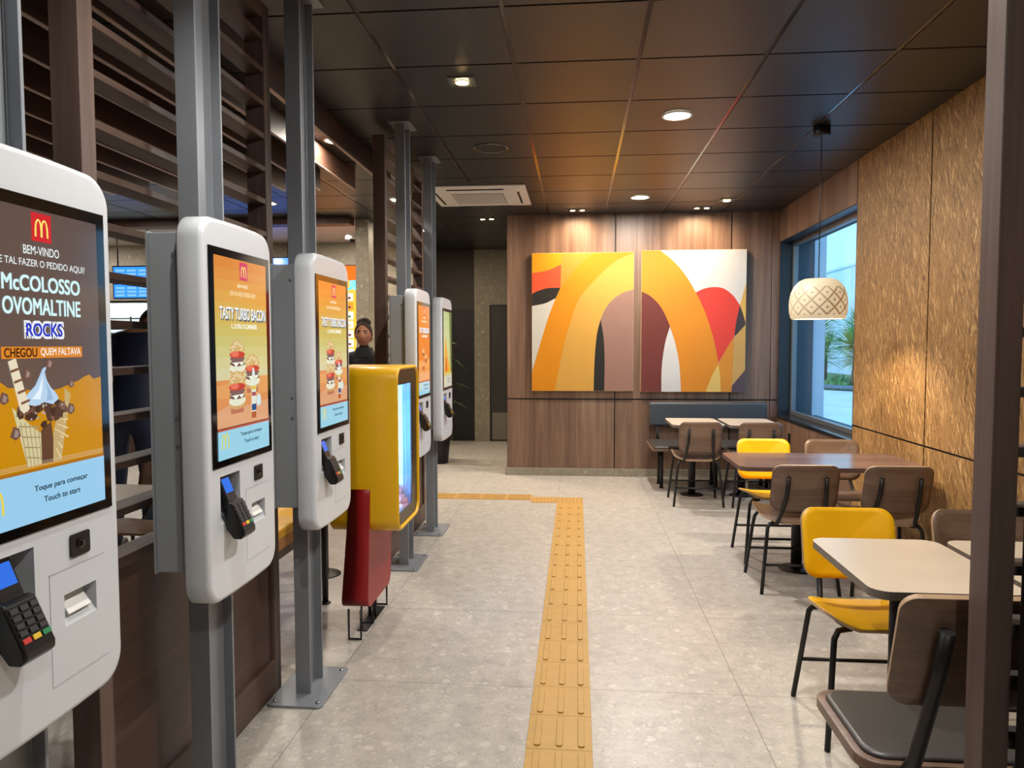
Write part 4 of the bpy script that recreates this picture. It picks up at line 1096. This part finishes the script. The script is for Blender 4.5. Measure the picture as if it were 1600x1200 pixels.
# pendant lamp
t = thing('pendant_lamp', 'white dome pendant lamp with a diamond pattern hanging over the dark wooden table', 'pendant lamp', (1.648, 5.19, ZC))
MB().lathe([(.055, -.0005), (.058, -.058), (.052, -.062), (.0005, -.062)], n=28).build('canopy', m_black, parent=t)
MB().tube([(0, 0, -.062), (0, 0, -1.03)], .0035, 8).build('cord', m_black, parent=t)
def shade_mat():
    m, nt, b = new_mat('lamp_shade')
    L = nt.links.new
    tc = nt.nodes.new('ShaderNodeTexCoord'); sp = nt.nodes.new('ShaderNodeSeparateXYZ'); L(tc.outputs['Object'], sp.inputs[0])
    def M_(op, a, b_=None, c=None):
        n = nt.nodes.new('ShaderNodeMath'); n.operation = op
        for i, q in enumerate((a, b_, c)):
            if q is None: continue
            if isinstance(q, (int, float)): n.inputs[i].default_value = q
            else: L(q, n.inputs[i])
        return n.outputs[0]
    an = M_('MULTIPLY', M_('ARCTAN2', sp.outputs[1], sp.outputs[0]), 12/(2*PI))
    v = M_('DIVIDE', sp.outputs[2], .098)
    d1 = M_('PINGPONG', M_('ADD', an, M_('ADD', v, 50.0)), .5); d2 = M_('PINGPONG', M_('ADD', M_('SUBTRACT', an, v), 50.0), .5)
    dm = M_('MINIMUM', d1, d2)
    line = M_('LESS_THAN', dm, .085)
    dots = M_('GREATER_THAN', M_('MINIMUM', d1, d2), .40)
    dots2 = M_('GREATER_THAN', dm, .60)
    mk = M_('MAXIMUM', line, M_('SUBTRACT', dots, dots2))
    lo = M_('GREATER_THAN', sp.outputs[2], -1.275); hi = M_('LESS_THAN', sp.outputs[2], -1.085)
    mk = M_('MULTIPLY', mk, M_('MULTIPLY', lo, hi))
    mx = nt.nodes.new('ShaderNodeMix'); mx.data_type = 'RGBA'; L(mk, mx.inputs[0]); mx.inputs[6].default_value = lin((250, 226, 184)); mx.inputs[7].default_value = lin((150, 112, 70))
    b.inputs['Base Color'].default_value = lin((170, 158, 136)); L(mx.outputs[2], b.inputs['Emission Color']); b.inputs['Emission Strength'].default_value = .50
    b.inputs['Roughness'].default_value = .5
    return m
prof = [(.030, -1.022), (.095, -1.026), (.125, -1.040), (.158, -1.075), (.178, -1.120), (.187, -1.170), (.189, -1.210), (.186, -1.255), (.176, -1.292), (.168, -1.300), (.164, -1.294), (.176, -1.250), (.180, -1.205), (.170, -1.120), (.148, -1.078), (.10, -1.035)]
MB().lathe(prof, n=48, cap=False).build('shade', shade_mat(), parent=t)
MB().lathe([(.018, -1.020), (.020, -1.070), (.014, -1.074)], n=16).build('socket', m_black, parent=t)
MB().ell((0, 0, -1.130), (.045, .045, .050), 0, 16, 10).build('bulb', mat('bulb_glow', (255, 240, 210), .4, emis=(255, 232, 190), estr=3), parent=t)
l = bpy.data.lights.new('pendant_glow', 'SPOT'); l.energy = 60; l.color = (1, .84, .60); l.shadow_soft_size = .05; l.spot_size = math.radians(150); l.spot_blend = .5
lo = bpy.data.objects.new('pendant_glow', l); C.objects.link(lo); lo.parent = t; lo.location = (0, 0, -1.20)

# ================================================================== COUNTER SIDE
def menu_screen(label, x0, x1, z0, z1, y, kind):
    t = thing('menu_screen', label, 'screen', ((x0+x1)/2, y, (z0+z1)/2))
    w, h = x1-x0, z1-z0
    MB().box(-w/2-.015, w/2+.015, .002, .0597 if y > 10 else .035, -h/2-.015, h/2+.015).build('bezel', m_blackp, parent=t, bevel=.003)
    if y < 10:
        for x in (-w*.4, w*.4): MB().tube([(x, .019, h/2+.0155), (x, .019, (ZC-.0065)-(z0+z1)/2)] if z0 > 2.2 or y > 9 else [(x, .019, h/2+.0155), (x, .019, h/2+.0345)], .008, 8).build('hanger', m_black, parent=t)
    mats = []; mb = MB()
    def mi(c, s=1.0):
        m = P_(c, 'menu_%d_%d_%d_%d' % (*c, int(s*10)), s)
        if m not in mats: mats.append(m)
        return mats.index(m)
    k = [0]
    def rect(u0, u1, v0, v1, c, s=1.3):
        k[0] += 1; yy = -.0006*k[0]
        mb.flat([(u0*w/2, v0*h/2), (u1*w/2, v0*h/2), (u1*w/2, v1*h/2), (u0*w/2, v1*h/2)], lambda u, v: (u, yy, v), mi(c, s))
    if kind == 'blue':
        rect(-1, 1, -1, 1, (40, 110, 240), 2.4)
        for r in range(3):
            for c in range(3): rect(-.9+.62*c, -.42+.62*c, .3-.55*r, .62-.55*r, (120, 176, 250), 1.4)
    else:
        rect(-1, 1, -1, 1, (250, 190, 60), 1.4); rect(-1, 1, .70, 1, (255, 104, 30), 1.6)
        rnd = random.Random(5)
        put_text(mb, 'UP', lambda u, v: (u, -.004, v), .20*w, .60*h/2, .13, .24, mi((110, 220, 250), 1.4), .06)
        for r in range(7):
            for c in range(4):
                u = -.95+.5*c; v = .38-.19*r
                k[0] = 8
                rect(u, u+.4, v-.10, v+.06, rnd.choice([(226, 40, 40), (250, 240, 230), (206, 30, 50), (250, 160, 60), (240, 230, 220)]), 1.2)
                k[0] = 10
                rect(u+.05, u+.3, v-.06, v-.02, rnd.choice([(120, 60, 40), (70, 140, 60), (250, 220, 110)]), 1.1)
    mb.build('display', mats, parent=t)
menu_screen('orange and red digital menu poster on the far wall beside the stone pillar', -3.75, -2.98, 1.25, 2.64, 10.24, 'menu')
for i, x in enumerate((-7.1, -6.3)):
    pass
menu_screen('bright blue screen hanging in front of the far stone wall, upper one', -5.62, -5.14, 2.30, 2.46, 8.46, 'blue')
menu_screen('bright blue screen hanging in front of the far stone wall, lower one', -5.62, -5.14, 2.09, 2.25, 8.46, 'blue')
menu_screen('wide blue menu screen over the counter', -5.05, -3.9, 2.15, 2.72, 9.9, 'blue')
l = bpy.data.lights.new('kitchen_lamp', 'AREA'); l.shape = 'RECTANGLE'; l.size = 2.2; l.size_y = .3; l.energy = 34; l.color = (.86, .94, 1)
t = thing('kitchen_light', 'white strip light inside the kitchen pass', 'ceiling light', (-7.05, 10.78, 2.495))
MB().box(-1.1, 1.1, -.15, .15, -.04, 0).build('housing', m_acw, parent=t)
lo = bpy.data.objects.new('kitchen_lamp', l); C.objects.link(lo); lo.parent = t; lo.location = (0, 0, -.045)
t = thing('kitchen_rack', 'dark metal rack standing in the bright kitchen pass', 'rack', (-6.75, 10.62, .90))
rk = MB()
for x in (-.5, -.05, .5): rk.tube([(x, 0, 0), (x, 0, 1.05)], .014, 6)
for z in (.55, .86, 1.02): rk.tube([(-.5, 0, z), (.5, 0, z)], .012, 6)
rk.tube([(-.05, 0, .88), (.18, 0, 1.02), (.5, 0, .88)], .012, 6)
rk.build('frame', m_black, parent=t)
MB().box(-.42, -.15, -.05, .05, .562, .80).build('container', m_blackp, parent=t)
# service counter
t = thing('service_counter', 'wood-fronted service counter before the far stone wall', 'counter', (-5.6, 9.35, 0))
MB().box(-2.6, 2.4, 0, .55, 0, .98).build('front', m_lowpanel, parent=t, bevel=.004)
MB().box(-2.64, 2.44, -.05, .60, .9805, 1.02).build('worktop', m_tabletop, parent=t, bevel=.004)
# dome camera
t = thing('security_camera', 'small white dome security camera under the ceiling left of the stone pillar', 'camera', (-3.02, 9.62, ZC-.006))
MB().lathe([(.075, -.0005), (.075, -.045), (.066, -.056), (.060, -.056)], n=28, cap=False).build('housing', m_acw, parent=t)
MB().lathe([(.058, -.0565), (.052, -.080), (.034, -.100), (.012, -.110), (.0005, -.111)], n=28).build('dome', m_glassblack, parent=t)

# seating beyond the screens
make_chair('walnut-brown chair seen through the slats, in front of the person in navy', (-2.52, 4.02), PI)
make_chair('walnut-brown chair behind the slatted screen, nearest the kiosks', (-2.45, 2.75), 0)
table('cafe_table', 'greyish table seen through the slats between the two nearest kiosks', -2.75, -2.10, 3.08, 3.76, mat('table_grey', (150, 138, 128), .35), m_tableedge)
t = thing('yellow_bench', 'low bench with a yellow seat seen between the steel posts, behind the third kiosk', 'bench', (-1.82, 3.80, 0))
MB().box(-.22, .22, -.45, .55, .455, .51).build('seat_pad', m_yellow, parent=t, bevel=.012, seg=3)
MB().box(-.215, .215, -.445, .545, .395, .4545).build('seat_front', mat('bench_tan', (196, 142, 70), .5), parent=t, bevel=.003)
MB().box(-.21, .21, -.44, .54, .345, .3945).build('seat_frame', m_walnut_y, parent=t, bevel=.003)
for x in (-.17, .17):
    for y in (-.38, .48): MB().tube([(x, y, .0), (x, y, .3445)], .018, 12).build('leg', m_black, parent=t)
t = table('bistro_table', 'high black table leg and top behind the third kiosk, by the yellow cabinet', -1.90, -1.43, 4.42, 4.80, m_tabledark, m_tabledark)
t = thing('black_post', 'slim black tube leg standing on a small disc behind the third kiosk', 'post', (-1.465, 4.085, 0))
MB().tube([(0, 0, .004), (0, 0, 1.02)], .018, 14).build('tube', m_black, parent=t)
MB().lathe([(.032, 0), (.032, .005), (.02, .010)], n=18).build('foot', m_black, parent=t)
MB().box(-.05, .03, -.03, .03, .70, 1.02).build('bracket', m_black, parent=t)

# plant by the corridor
t = thing('potted_plant', 'dark leafy potted plant half hidden behind the farthest kiosk', 'plant', (-1.75, 9.15, 0))
MB().lathe([(.11, 0), (.14, .30), (.135, .31), (.12, .30), (.0005, .28)], n=24).build('pot', m_black, parent=t)
m_leaf = mat('plant_leaf', (62, 74, 52), .4, noise=.25, nscale=12)
rnd = random.Random(11)
mb = MB(); st = MB()
for k in range(5):
    a = rnd.uniform(0, 2*PI); dx, dy = .10*cos(a), .10*sin(a)
    pts = [(0, 0, .28), (dx*.5, dy*.5, .7), (dx, dy, 1.15), (dx*1.6, dy*1.6, 1.55)]
    st.tube(pts, [.010, .009, .007, .004], 6)
for k in range(46):
    z = rnd.uniform(.75, 1.70); a = rnd.uniform(0, 2*PI); r0 = rnd.uniform(.02, .14); L_ = rnd.uniform(.18, .30); dr = rnd.uniform(-1.2, .3)
    c0 = Vector((r0*cos(a), r0*sin(a), z)); d = Vector((cos(a), sin(a), dr)).normalized(); s = Vector((-sin(a), cos(a), 0))*L_*.22
    c1 = c0+d*L_*.5+Vector((0, 0, .02)); c2 = c0+d*L_+Vector((0, 0, -.03))
    mb.add([c0, c1-s, c2, c1+s, c1+Vector((0, 0, -.008))], [(0, 1, 4), (1, 2, 4), (2, 3, 4), (3, 0, 4)], 0, True)
st.build('stem', m_leaf, parent=t); mb.build('foliage', m_leaf, parent=t)

# ================================================================== PEOPLE
def skinned(name, nodes, edges, mats, pick, parent, levels=1):
    """one continuous skin grown over a skeleton; pick(z, x, y) chooses the material index"""
    names = list(nodes); me = bpy.data.meshes.new(name+'_rig')
    me.from_pydata([nodes[n][0] for n in names], [(names.index(a), names.index(b_)) for a, b_ in edges], [])
    ob = bpy.data.objects.new(name+'_rig', me); C.objects.link(ob)
    md = ob.modifiers.new('skin', 'SKIN'); md.use_smooth_shade = True
    sv = me.skin_vertices[0].data
    for i, n in enumerate(names):
        r = nodes[n][1]; sv[i].radius = r if isinstance(r, tuple) else (r, r); sv[i].use_root = (i == 0)
    ss = ob.modifiers.new('sub', 'SUBSURF'); ss.levels = levels; ss.render_levels = levels
    dg = bpy.context.evaluated_depsgraph_get(); dg.update()
    new = bpy.data.meshes.new_from_object(ob.evaluated_get(dg))
    bpy.data.objects.remove(ob); bpy.data.meshes.remove(me)
    new.name = name; new.materials.clear()
    for m in mats: new.materials.append(m)
    for p in new.polygons: c = p.center; p.material_index = pick(c.z, c.x, c.y); p.use_smooth = True
    o = bpy.data.objects.new(name, new); C.objects.link(o); o.parent = parent
    return o
def hand_nodes(nodes, edges, wrist, key, d, side, fore=None):
    """palm, four unequal bent fingers and a thumb; d = pointing direction, side = towards the thumb"""
    d = Vector(d).normalized(); s = Vector(side).normalized(); c = d.cross(s)
    w = Vector(wrist)
    nodes[key+'palm'] = (tuple(w+d*.045), (.036, .018)); edges.append((key+'wrist', key+'palm'))
    for i, (o_, l) in enumerate(((.027, .070), (.010, .078), (-.008, .073), (-.025, .058))):
        a = w+d*.085+s*o_; b_ = a+d*l*.5+c*.006; e = a+d*l*.85+c*.028
        nodes[key+'f%da' % i] = (tuple(a), .010); nodes[key+'f%db' % i] = (tuple(b_), .009); nodes[key+'f%dc' % i] = (tuple(e), .008)
        edges += [(key+'palm', key+'f%da' % i), (key+'f%da' % i, key+'f%db' % i), (key+'f%db' % i, key+'f%dc' % i)]
    a = w+d*.030+s*.036; b_ = w+d*.070+s*.058+c*.012
    nodes[key+'ta'] = (tuple(a), .012); nodes[key+'tb'] = (tuple(b_), .009); edges += [(key+'palm', key+'ta'), (key+'ta', key+'tb')]
def head_mesh(name, centre, skin, hair, parent, pitch=0, size=1.0, style='bun'):
    """head with brow, nose, lips, chin, ears and eyes, facing -Y; hair as its own mesh"""
    mb = MB(); nu, nv = 28, 22
    def P(th, ph):
        x = sin(ph)*sin(th); y = -sin(ph)*cos(th); z = -cos(ph)
        rx, ry, rz = .074, .094, .115
        X, Y, Z = rx*x, ry*y, rz*z
        if z < 0: X *= 1-.28*(-z)**1.5; Y *= 1-.06*(-z)
        f = max(0, -y)
        if f > .3:
            g = lambda cx, cz, sx, sz: math.exp(-((X-cx)/sx)**2-((Z-cz)/sz)**2)
            Y -= .020*g(0, -.016, .010, .020)*f + .006*g(0, -.030, .016, .008)*f          # nose
            Y -= .008*g(0, -.058, .020, .009)*f                                             # lips
            Y -= .010*g(0, -.092, .022, .016)*f                                             # chin
            Y += .009*(g(-.030, .012, .016, .011)+g(.030, .012, .016, .011))*f              # eye sockets
            Y -= .005*(g(-.040, -.020, .018, .018)+g(.040, -.020, .018, .018))*f            # cheeks
        return (X*size, Y*size, Z*size)
    vs = [P(2*PI*k/nu, PI*i/nv) for i in range(nv+1) for k in range(nu)]
    mb.add(vs, [(i*nu+k, i*nu+(k+1) % nu, (i+1)*nu+(k+1) % nu, (i+1)*nu+k) for i in range(nv) for k in range(nu)], 0, True)
    for s in (-1, 1): mb.ell((s*.073*size, .008*size, -.005*size), (.010*size, .018*size, .030*size), 0, 10, 8)
    hd = mb.build('head', skin, parent=parent, loc=centre); hd.rotation_euler = (pitch, 0, 0)
    ey = MB()
    for s in (-1, 1):
        ey.ell((s*.030*size, -.078*size, .012*size), (.013*size, .008*size, .0065*size), 0, 10, 6)
        ey.ell((s*.030*size, -.0845*size, .012*size), (.0055*size, .003*size, .0055*size), 1, 8, 6)
        ey.prism([(s*.030*size+q*.018*size, .029*size+.003*size*(1-q*q)) for q in (-1, -.5, 0, .5, 1)]+[(s*.030*size+q*.018*size, .034*size+.003*size*(1-q*q)) for q in (1, .5, 0, -.5, -1)], 'Y', -.094*size, -.086*size, 1)
    ey.build('eyes', [mat('eye_white', (150, 138, 128), .5), mat('eye_dark', (28, 20, 16), .3)], parent=hd)
    MB().ell((0, -.0935*size, -.058*size), (.022*size, .006*size, .0055*size), 0, 12, 6).build('lips', mat('lips', (150, 72, 62), .45), parent=hd)
    hm = MB(); vs = []
    nu, nv = 28, 12
    for i in range(nv+1):
        for k in range(nu):
            th = 2*PI*k/nu; ff = (1+cos(th))/2           # 1 in front
            top = PI; lowest = PI*(.30+.47*ff**1.5) if style != 'short' else PI*(.36+.32*ff**1.4)
            ph = lowest+(top-lowest)*i/nv
            x, y, z = sin(ph)*sin(th), -sin(ph)*cos(th), -cos(ph)
            g = 1.10+.015*sin(9*th)
            vs.append((.074*x*g*size, .094*y*g*size, .115*z*(g-.01)*size))
    hm.add(vs, [(i*nu+k, i*nu+(k+1) % nu, (i+1)*nu+(k+1) % nu, (i+1)*nu+k) for i in range(nv) for k in range(nu)], 0, True)
    if style == 'bun': hm.ell((.0, .030*size, .108*size), (.066*size, .072*size, .042*size), 0, 16, 10).ell((.012*size, .012*size, .128*size), (.040*size, .044*size, .026*size), 0, 14, 8)
    hm.build('hair', hair, parent=hd)
    return hd
def person(name, label, loc, rz, height, top, trousers, skin, hair, pose, style):
    t = thing(name, label, 'person', loc, rz)
    k = height/1.70
    N = {}; E_ = []
    def V(x, y, z): return (x*k, y*k, z*k)
    ln = pose.get('lean', 0)                            # metres the shoulders move forward (-Y)
    N['pelvis'] = (V(0, .0, .93), (.155*k, .115*k))
    N['waist'] = (V(0, -ln*.35, 1.08), (.135*k, .100*k)); N['chest'] = (V(0, -ln*.75, 1.26), (.155*k, .115*k)); N['collar'] = (V(0, -ln, 1.40), (.105*k, .075*k))
    N['neck'] = (V(0, -ln-.01, 1.47-.2*ln), .050*k); N['skull'] = (V(0, -ln-pose.get('nod', .01), 1.53-.3*ln), .050*k)
    E_ += [('pelvis', 'waist'), ('waist', 'chest'), ('chest', 'collar'), ('collar', 'neck'), ('neck', 'skull')]
    for s, n in ((-1, 'l'), (1, 'r')):
        N[n+'hip'] = (V(s*.095, 0, .86), .098*k); N[n+'knee'] = (V(s*.105, -.012, .48), .062*k); N[n+'calf'] = (V(s*.108, .012, .32), .056*k); N[n+'ankle'] = (V(s*.11, .01, .085), .040*k)
        N[n+'heel'] = (V(s*.11, .03, .040), .036*k); N[n+'toe'] = (V(s*.125, -.15, .032), (.040*k, .028*k))
        E_ += [('pelvis', n+'hip'), (n+'hip', n+'knee'), (n+'knee', n+'calf'), (n+'calf', n+'ankle'), (n+'ankle', n+'heel'), (n+'heel', n+'toe')]
        N[n+'shoulder'] = (V(s*.165, -ln, 1.385), .064*k)
        el = pose[n+'elbow']; wr = pose[n+'wrist']
        N[n+'elbow'] = (V(s*el[0], el[1], el[2]), .044*k); N[n+'wrist'] = (V(s*wr[0], wr[1], wr[2]), (.030*k, .024*k))
        E_ += [('collar', n+'shoulder'), (n+'shoulder', n+'elbow'), (n+'elbow', n+'wrist')]
        d = Vector(N[n+'wrist'][0])-Vector(N[n+'elbow'][0])
        hand_nodes(N, E_, N[n+'wrist'][0], n, d, (-s, -.4, .2))
    zc = 1.445*k
    wl, wr_ = Vector(N['lwrist'][0]), Vector(N['rwrist'][0])
    def pick(z, x, y):
        c = Vector((x, y, z))
        if min((c-wl).length, (c-wr_).length) < .17*k and (abs(x) > .17*k or y < -.2): 
            for n in 'lr':
                e, w = Vector(N[n+'elbow'][0]), Vector(N[n+'wrist'][0])
                if (c-w).length < .2*k and (c-w).dot(w-e) > -.0: return 2
        if z > zc: return 0 if style == 'bun' else 2
        if z < .075*k: return 3
        return 0 if z > .92*k else 1
    skinned('body', N, E_, [top, trousers, skin, m_black], pick, t, 2)
    hc = Vector(N['skull'][0])+Vector((0, -.02*k-pose.get('hy', 0), .075*k-pose.get('hz', 0)))
    head_mesh('head', hc, skin, hair, t, pose.get('pitch', 0), 1.0*k, style)
    return t, N, k
m_skin1 = mat('skin_brown', (186, 126, 94), .55); m_hair1 = mat('hair_dark', (44, 28, 22), .85, noise=.2, nscale=60)
m_coat = mat('coat_black', (32, 30, 32), .8, noise=.35, nscale=60); m_navy = mat('navy_uniform', (34, 44, 72), .7, noise=.15)
stand = dict(lelbow=(.235, .02, 1.10), lwrist=(.20, -.16, .98), relbow=(.235, .02, 1.10), rwrist=(.20, -.16, .98))
t, N, k = person('person', 'person with dark tied-up hair and a black high-collared jacket standing behind the yellow cabinet', (-1.93, 6.50, 0), .12, 1.70, m_coat, m_black, m_skin1, m_hair1, stand, 'bun')
mb = MB(); ringed(mb, [[((a+.006*sin(5*th))*cos(th), -.012+b_*sin(th), z) for th in [2*PI*i/24 for i in range(24)]] for a, b_, z in ((.120, .085, 1.400), (.098, .080, 1.435), (.078, .074, 1.468), (.072, .070, 1.486), (.066, .064, 1.490), (.060, .058, 1.470))], 0, False, False)
mb.build('high_collar', m_coat, parent=t)
lean = dict(lean=.16, nod=.14, pitch=.9, hy=.055, hz=.060, lelbow=(.25, -.14, 1.08), lwrist=(.17, -.36, 1.00), relbow=(.25, -.14, 1.08), rwrist=(.17, -.36, 1.00))
t, N, k = person('person', 'person in navy with a pale trouser stripe, seen from behind through the slats', (-3.22, 5.0, 0), PI+.15, 1.90, m_navy, m_navy, m_skin1, m_hair1, lean, 'short')
for s in (-1,):
    mb = MB()
    A = [Vector(N['lhip'][0])+Vector((-.098*k-.004, .02, .03)), Vector(N['lknee'][0])+Vector((-.064*k-.004, .02, 0)), Vector(N['lankle'][0])+Vector((-.042*k-.005, .02, .05))]
    for q in range(2):
        a, b_ = A[q], A[q+1]; w = Vector((0, .030, 0))
        mb.add([a-w, a+w, b_+w, b_-w, a-w+Vector((.012, 0, 0)), a+w+Vector((.012, 0, 0)), b_+w+Vector((.012, 0, 0)), b_-w+Vector((.012, 0, 0))], [(0, 1, 2, 3), (7, 6, 5, 4), (0, 4, 5, 1), (1, 5, 6, 2), (2, 6, 7, 3), (3, 7, 4, 0)])
    mb.build('trouser_stripe', mat('stripe_grey', (176, 170, 164), .7), parent=t)

# ================================================================== OUTSIDE
mb = MB(); mb.box(XR+.372, 60, -20, 90, -.14, -.04)
struct('ground_outside', mb, mat('paving_pale', (214, 218, 220), .7, noise=.10, nscale=1.2))
mb = MB(); mb.box(XR+.40, 2.76, WY1+.10, WY1+.32, -.04, 4.2)
struct('wall_outside_pier', mb, mat('outside_white', (232, 238, 244), .7, noise=.03))
mb = MB(); mb.box(13.0, 13.3, 6, 80, -.04, 5.2)
for k in range(18): mb.box(12.94, 13.0, 8+k*4.0, 8.12+k*4.0, -.04, 5.2)
mb.box(12.93, 13.35, 6, 80, 5.2, 5.32)
struct('wall_outside_boundary', mb, mat('outside_panel', (205, 218, 226), .7, noise=.04, nscale=2))
mb = MB(); pts = sm([(8.0, 44), (7.0, 34), (7.2, 29), (8.2, 25.5), (10.5, 23.5), (12.9, 23.0)], 8)
mb.prism(pts+[(12.9, 44)], 'Z', -.04, .04, 0); struct('planter_bed', mb, mat('grass_bed', (96, 120, 72), .9, noise=.3, nscale=6))
mb = MB()
for a, b_ in zip(pts[:-1], pts[1:]):
    a, b_ = Vector((*a, 0)), Vector((*b_, 0)); d = (b_-a).normalized(); n = Vector((d.y, -d.x, 0))*-.18
    q = [a, b_, b_+n, a+n]
    mb.add([(p.x, p.y, -.04) for p in q]+[(p.x, p.y, .14) for p in q], [(4, 5, 6, 7), (0, 1, 5, 4), (1, 2, 6, 5), (2, 3, 7, 6), (3, 0, 4, 7)])
struct('kerb', mb, mat('kerb_grey', (104, 116, 130), .8))
m_yuc = mat('yucca_leaf', (120, 168, 92), .5, noise=.25, nscale=6); m_trunk = mat('yucca_trunk', (120, 110, 96), .9, noise=.3, nscale=20)
m_yuc2 = mat('cordyline_leaf', (150, 128, 120), .5, noise=.25, nscale=6)
def yucca(label, x, y, H, R, nb, seed, lm=None, group=None):
    t = thing('yucca_plant', label, 'plant', (x, y, .04), 0, group); rnd = random.Random(seed)
    MB().tube([(0, 0, -.02), (.05, 0, H*.4), (0, .04, H*.7)], [.16, .11, .08], 8).build('trunk', m_trunk, parent=t)
    mb = MB()
    for head in range(3):
        hz = H*(.38+.24*head); ox, oy = rnd.uniform(-.3, .3)*R, rnd.uniform(-.3, .3)*R
        for k in range(nb):
            a = rnd.uniform(0, 2*PI); e = rnd.uniform(-.4, 1.35); L_ = R*rnd.uniform(.75, 1.1)
            d = Vector((cos(a)*cos(e), sin(a)*cos(e), sin(e))); s = Vector((-sin(a), cos(a), 0))*.022
            c0 = Vector((ox, oy, hz)); c1 = c0+d*L_*.55; c2 = c0+d*L_+Vector((0, 0, -.12*L_*cos(e)))
            mb.add([c0-s*.5, c0+s*.5, c1+s, c2, c1-s, c1+Vector((0, 0, -.015))], [(0, 1, 2, 5), (0, 5, 4), (2, 3, 5), (5, 3, 4)], 0)
    mb.build('leaves', lm or m_yuc, parent=t); return t
yucca('tall green spiky yucca outside the window, left one', 9.0, 28.2, 3.0, 1.15, 150, 1)
yucca('green spiky yucca outside the window, next to the mauve one', 9.55, 26.1, 2.3, .95, 150, 2)
yucca('mauve-brown spiky plant outside the window, at the right edge of the pane', 11.0, 28.2, 3.8, .95, 110, 3, m_yuc2)
yucca('low green spiky plant in the bed outside, behind the tall yucca', 10.1, 31.0, 2.2, 1.0, 50, 4)
mb = MB()
rnd = random.Random(9)
for k in range(900):
    x, y = rnd.uniform(8.2, 12.3), rnd.uniform(24.8, 27.0) if k % 3 else rnd.uniform(27.0, 33.0)
    if y < 25.5 and x < 9.2: continue
    a = rnd.uniform(0, 2*PI); L_ = rnd.uniform(.15, .38); d = Vector((cos(a)*.6, sin(a)*.6, .8)); q = Vector((-sin(a), cos(a), 0))*.025; c0 = Vector((x, y, .03))
    mb.add([c0-q, c0+q, c0+d*L_], [(0, 1, 2)])
tag(mb.build('grass', m_yuc, loc=(0, 0, 0)), 'low grass tufts at the foot of the yuccas outside the window', 'grass', None, 'stuff')

# sky
w = bpy.data.worlds.new('sky'); sc.world = w; w.use_nodes = True; nt = w.node_tree
bg = nt.nodes['Background']
tc = nt.nodes.new('ShaderNodeTexCoord'); sp = nt.nodes.new('ShaderNodeSeparateXYZ'); rp = nt.nodes.new('ShaderNodeValToRGB')
nt.links.new(tc.outputs['Generated'], sp.inputs[0]); nt.links.new(sp.outputs[2], rp.inputs['Fac'])
e = rp.color_ramp.elements; e[0].position = .0; e[0].color = (.36, .80, 1.0, 1); e[1].position = .6; e[1].color = (.20, .52, 1.0, 1)
nt.links.new(rp.outputs['Color'], bg.inputs['Color']); bg.inputs['Strength'].default_value = 2.0
l = bpy.data.lights.new('sun', 'SUN'); l.energy = 2.2; l.color = (.80, .93, 1); l.angle = math.radians(12)
lo = bpy.data.objects.new('sun', l); C.objects.link(lo); lo.rotation_euler = Vector((-.62, -.45, .64)).to_track_quat('Z', 'Y').to_euler(); lo.location = (-5, -5, 12)
# daylight portal at the pane
l = bpy.data.lights.new('window_portal', 'AREA'); l.shape = 'RECTANGLE'; l.size = WY1-WY0; l.size_y = WZ1-WZ0; l.cycles.is_portal = True
lo = bpy.data.objects.new('window_portal', l); C.objects.link(lo); lo.location = (XR+.42, (WY0+WY1)/2, (WZ0+WZ1)/2); lo.rotation_euler = (PI/2, 0, PI/2)
sc.view_settings.exposure = 0.05
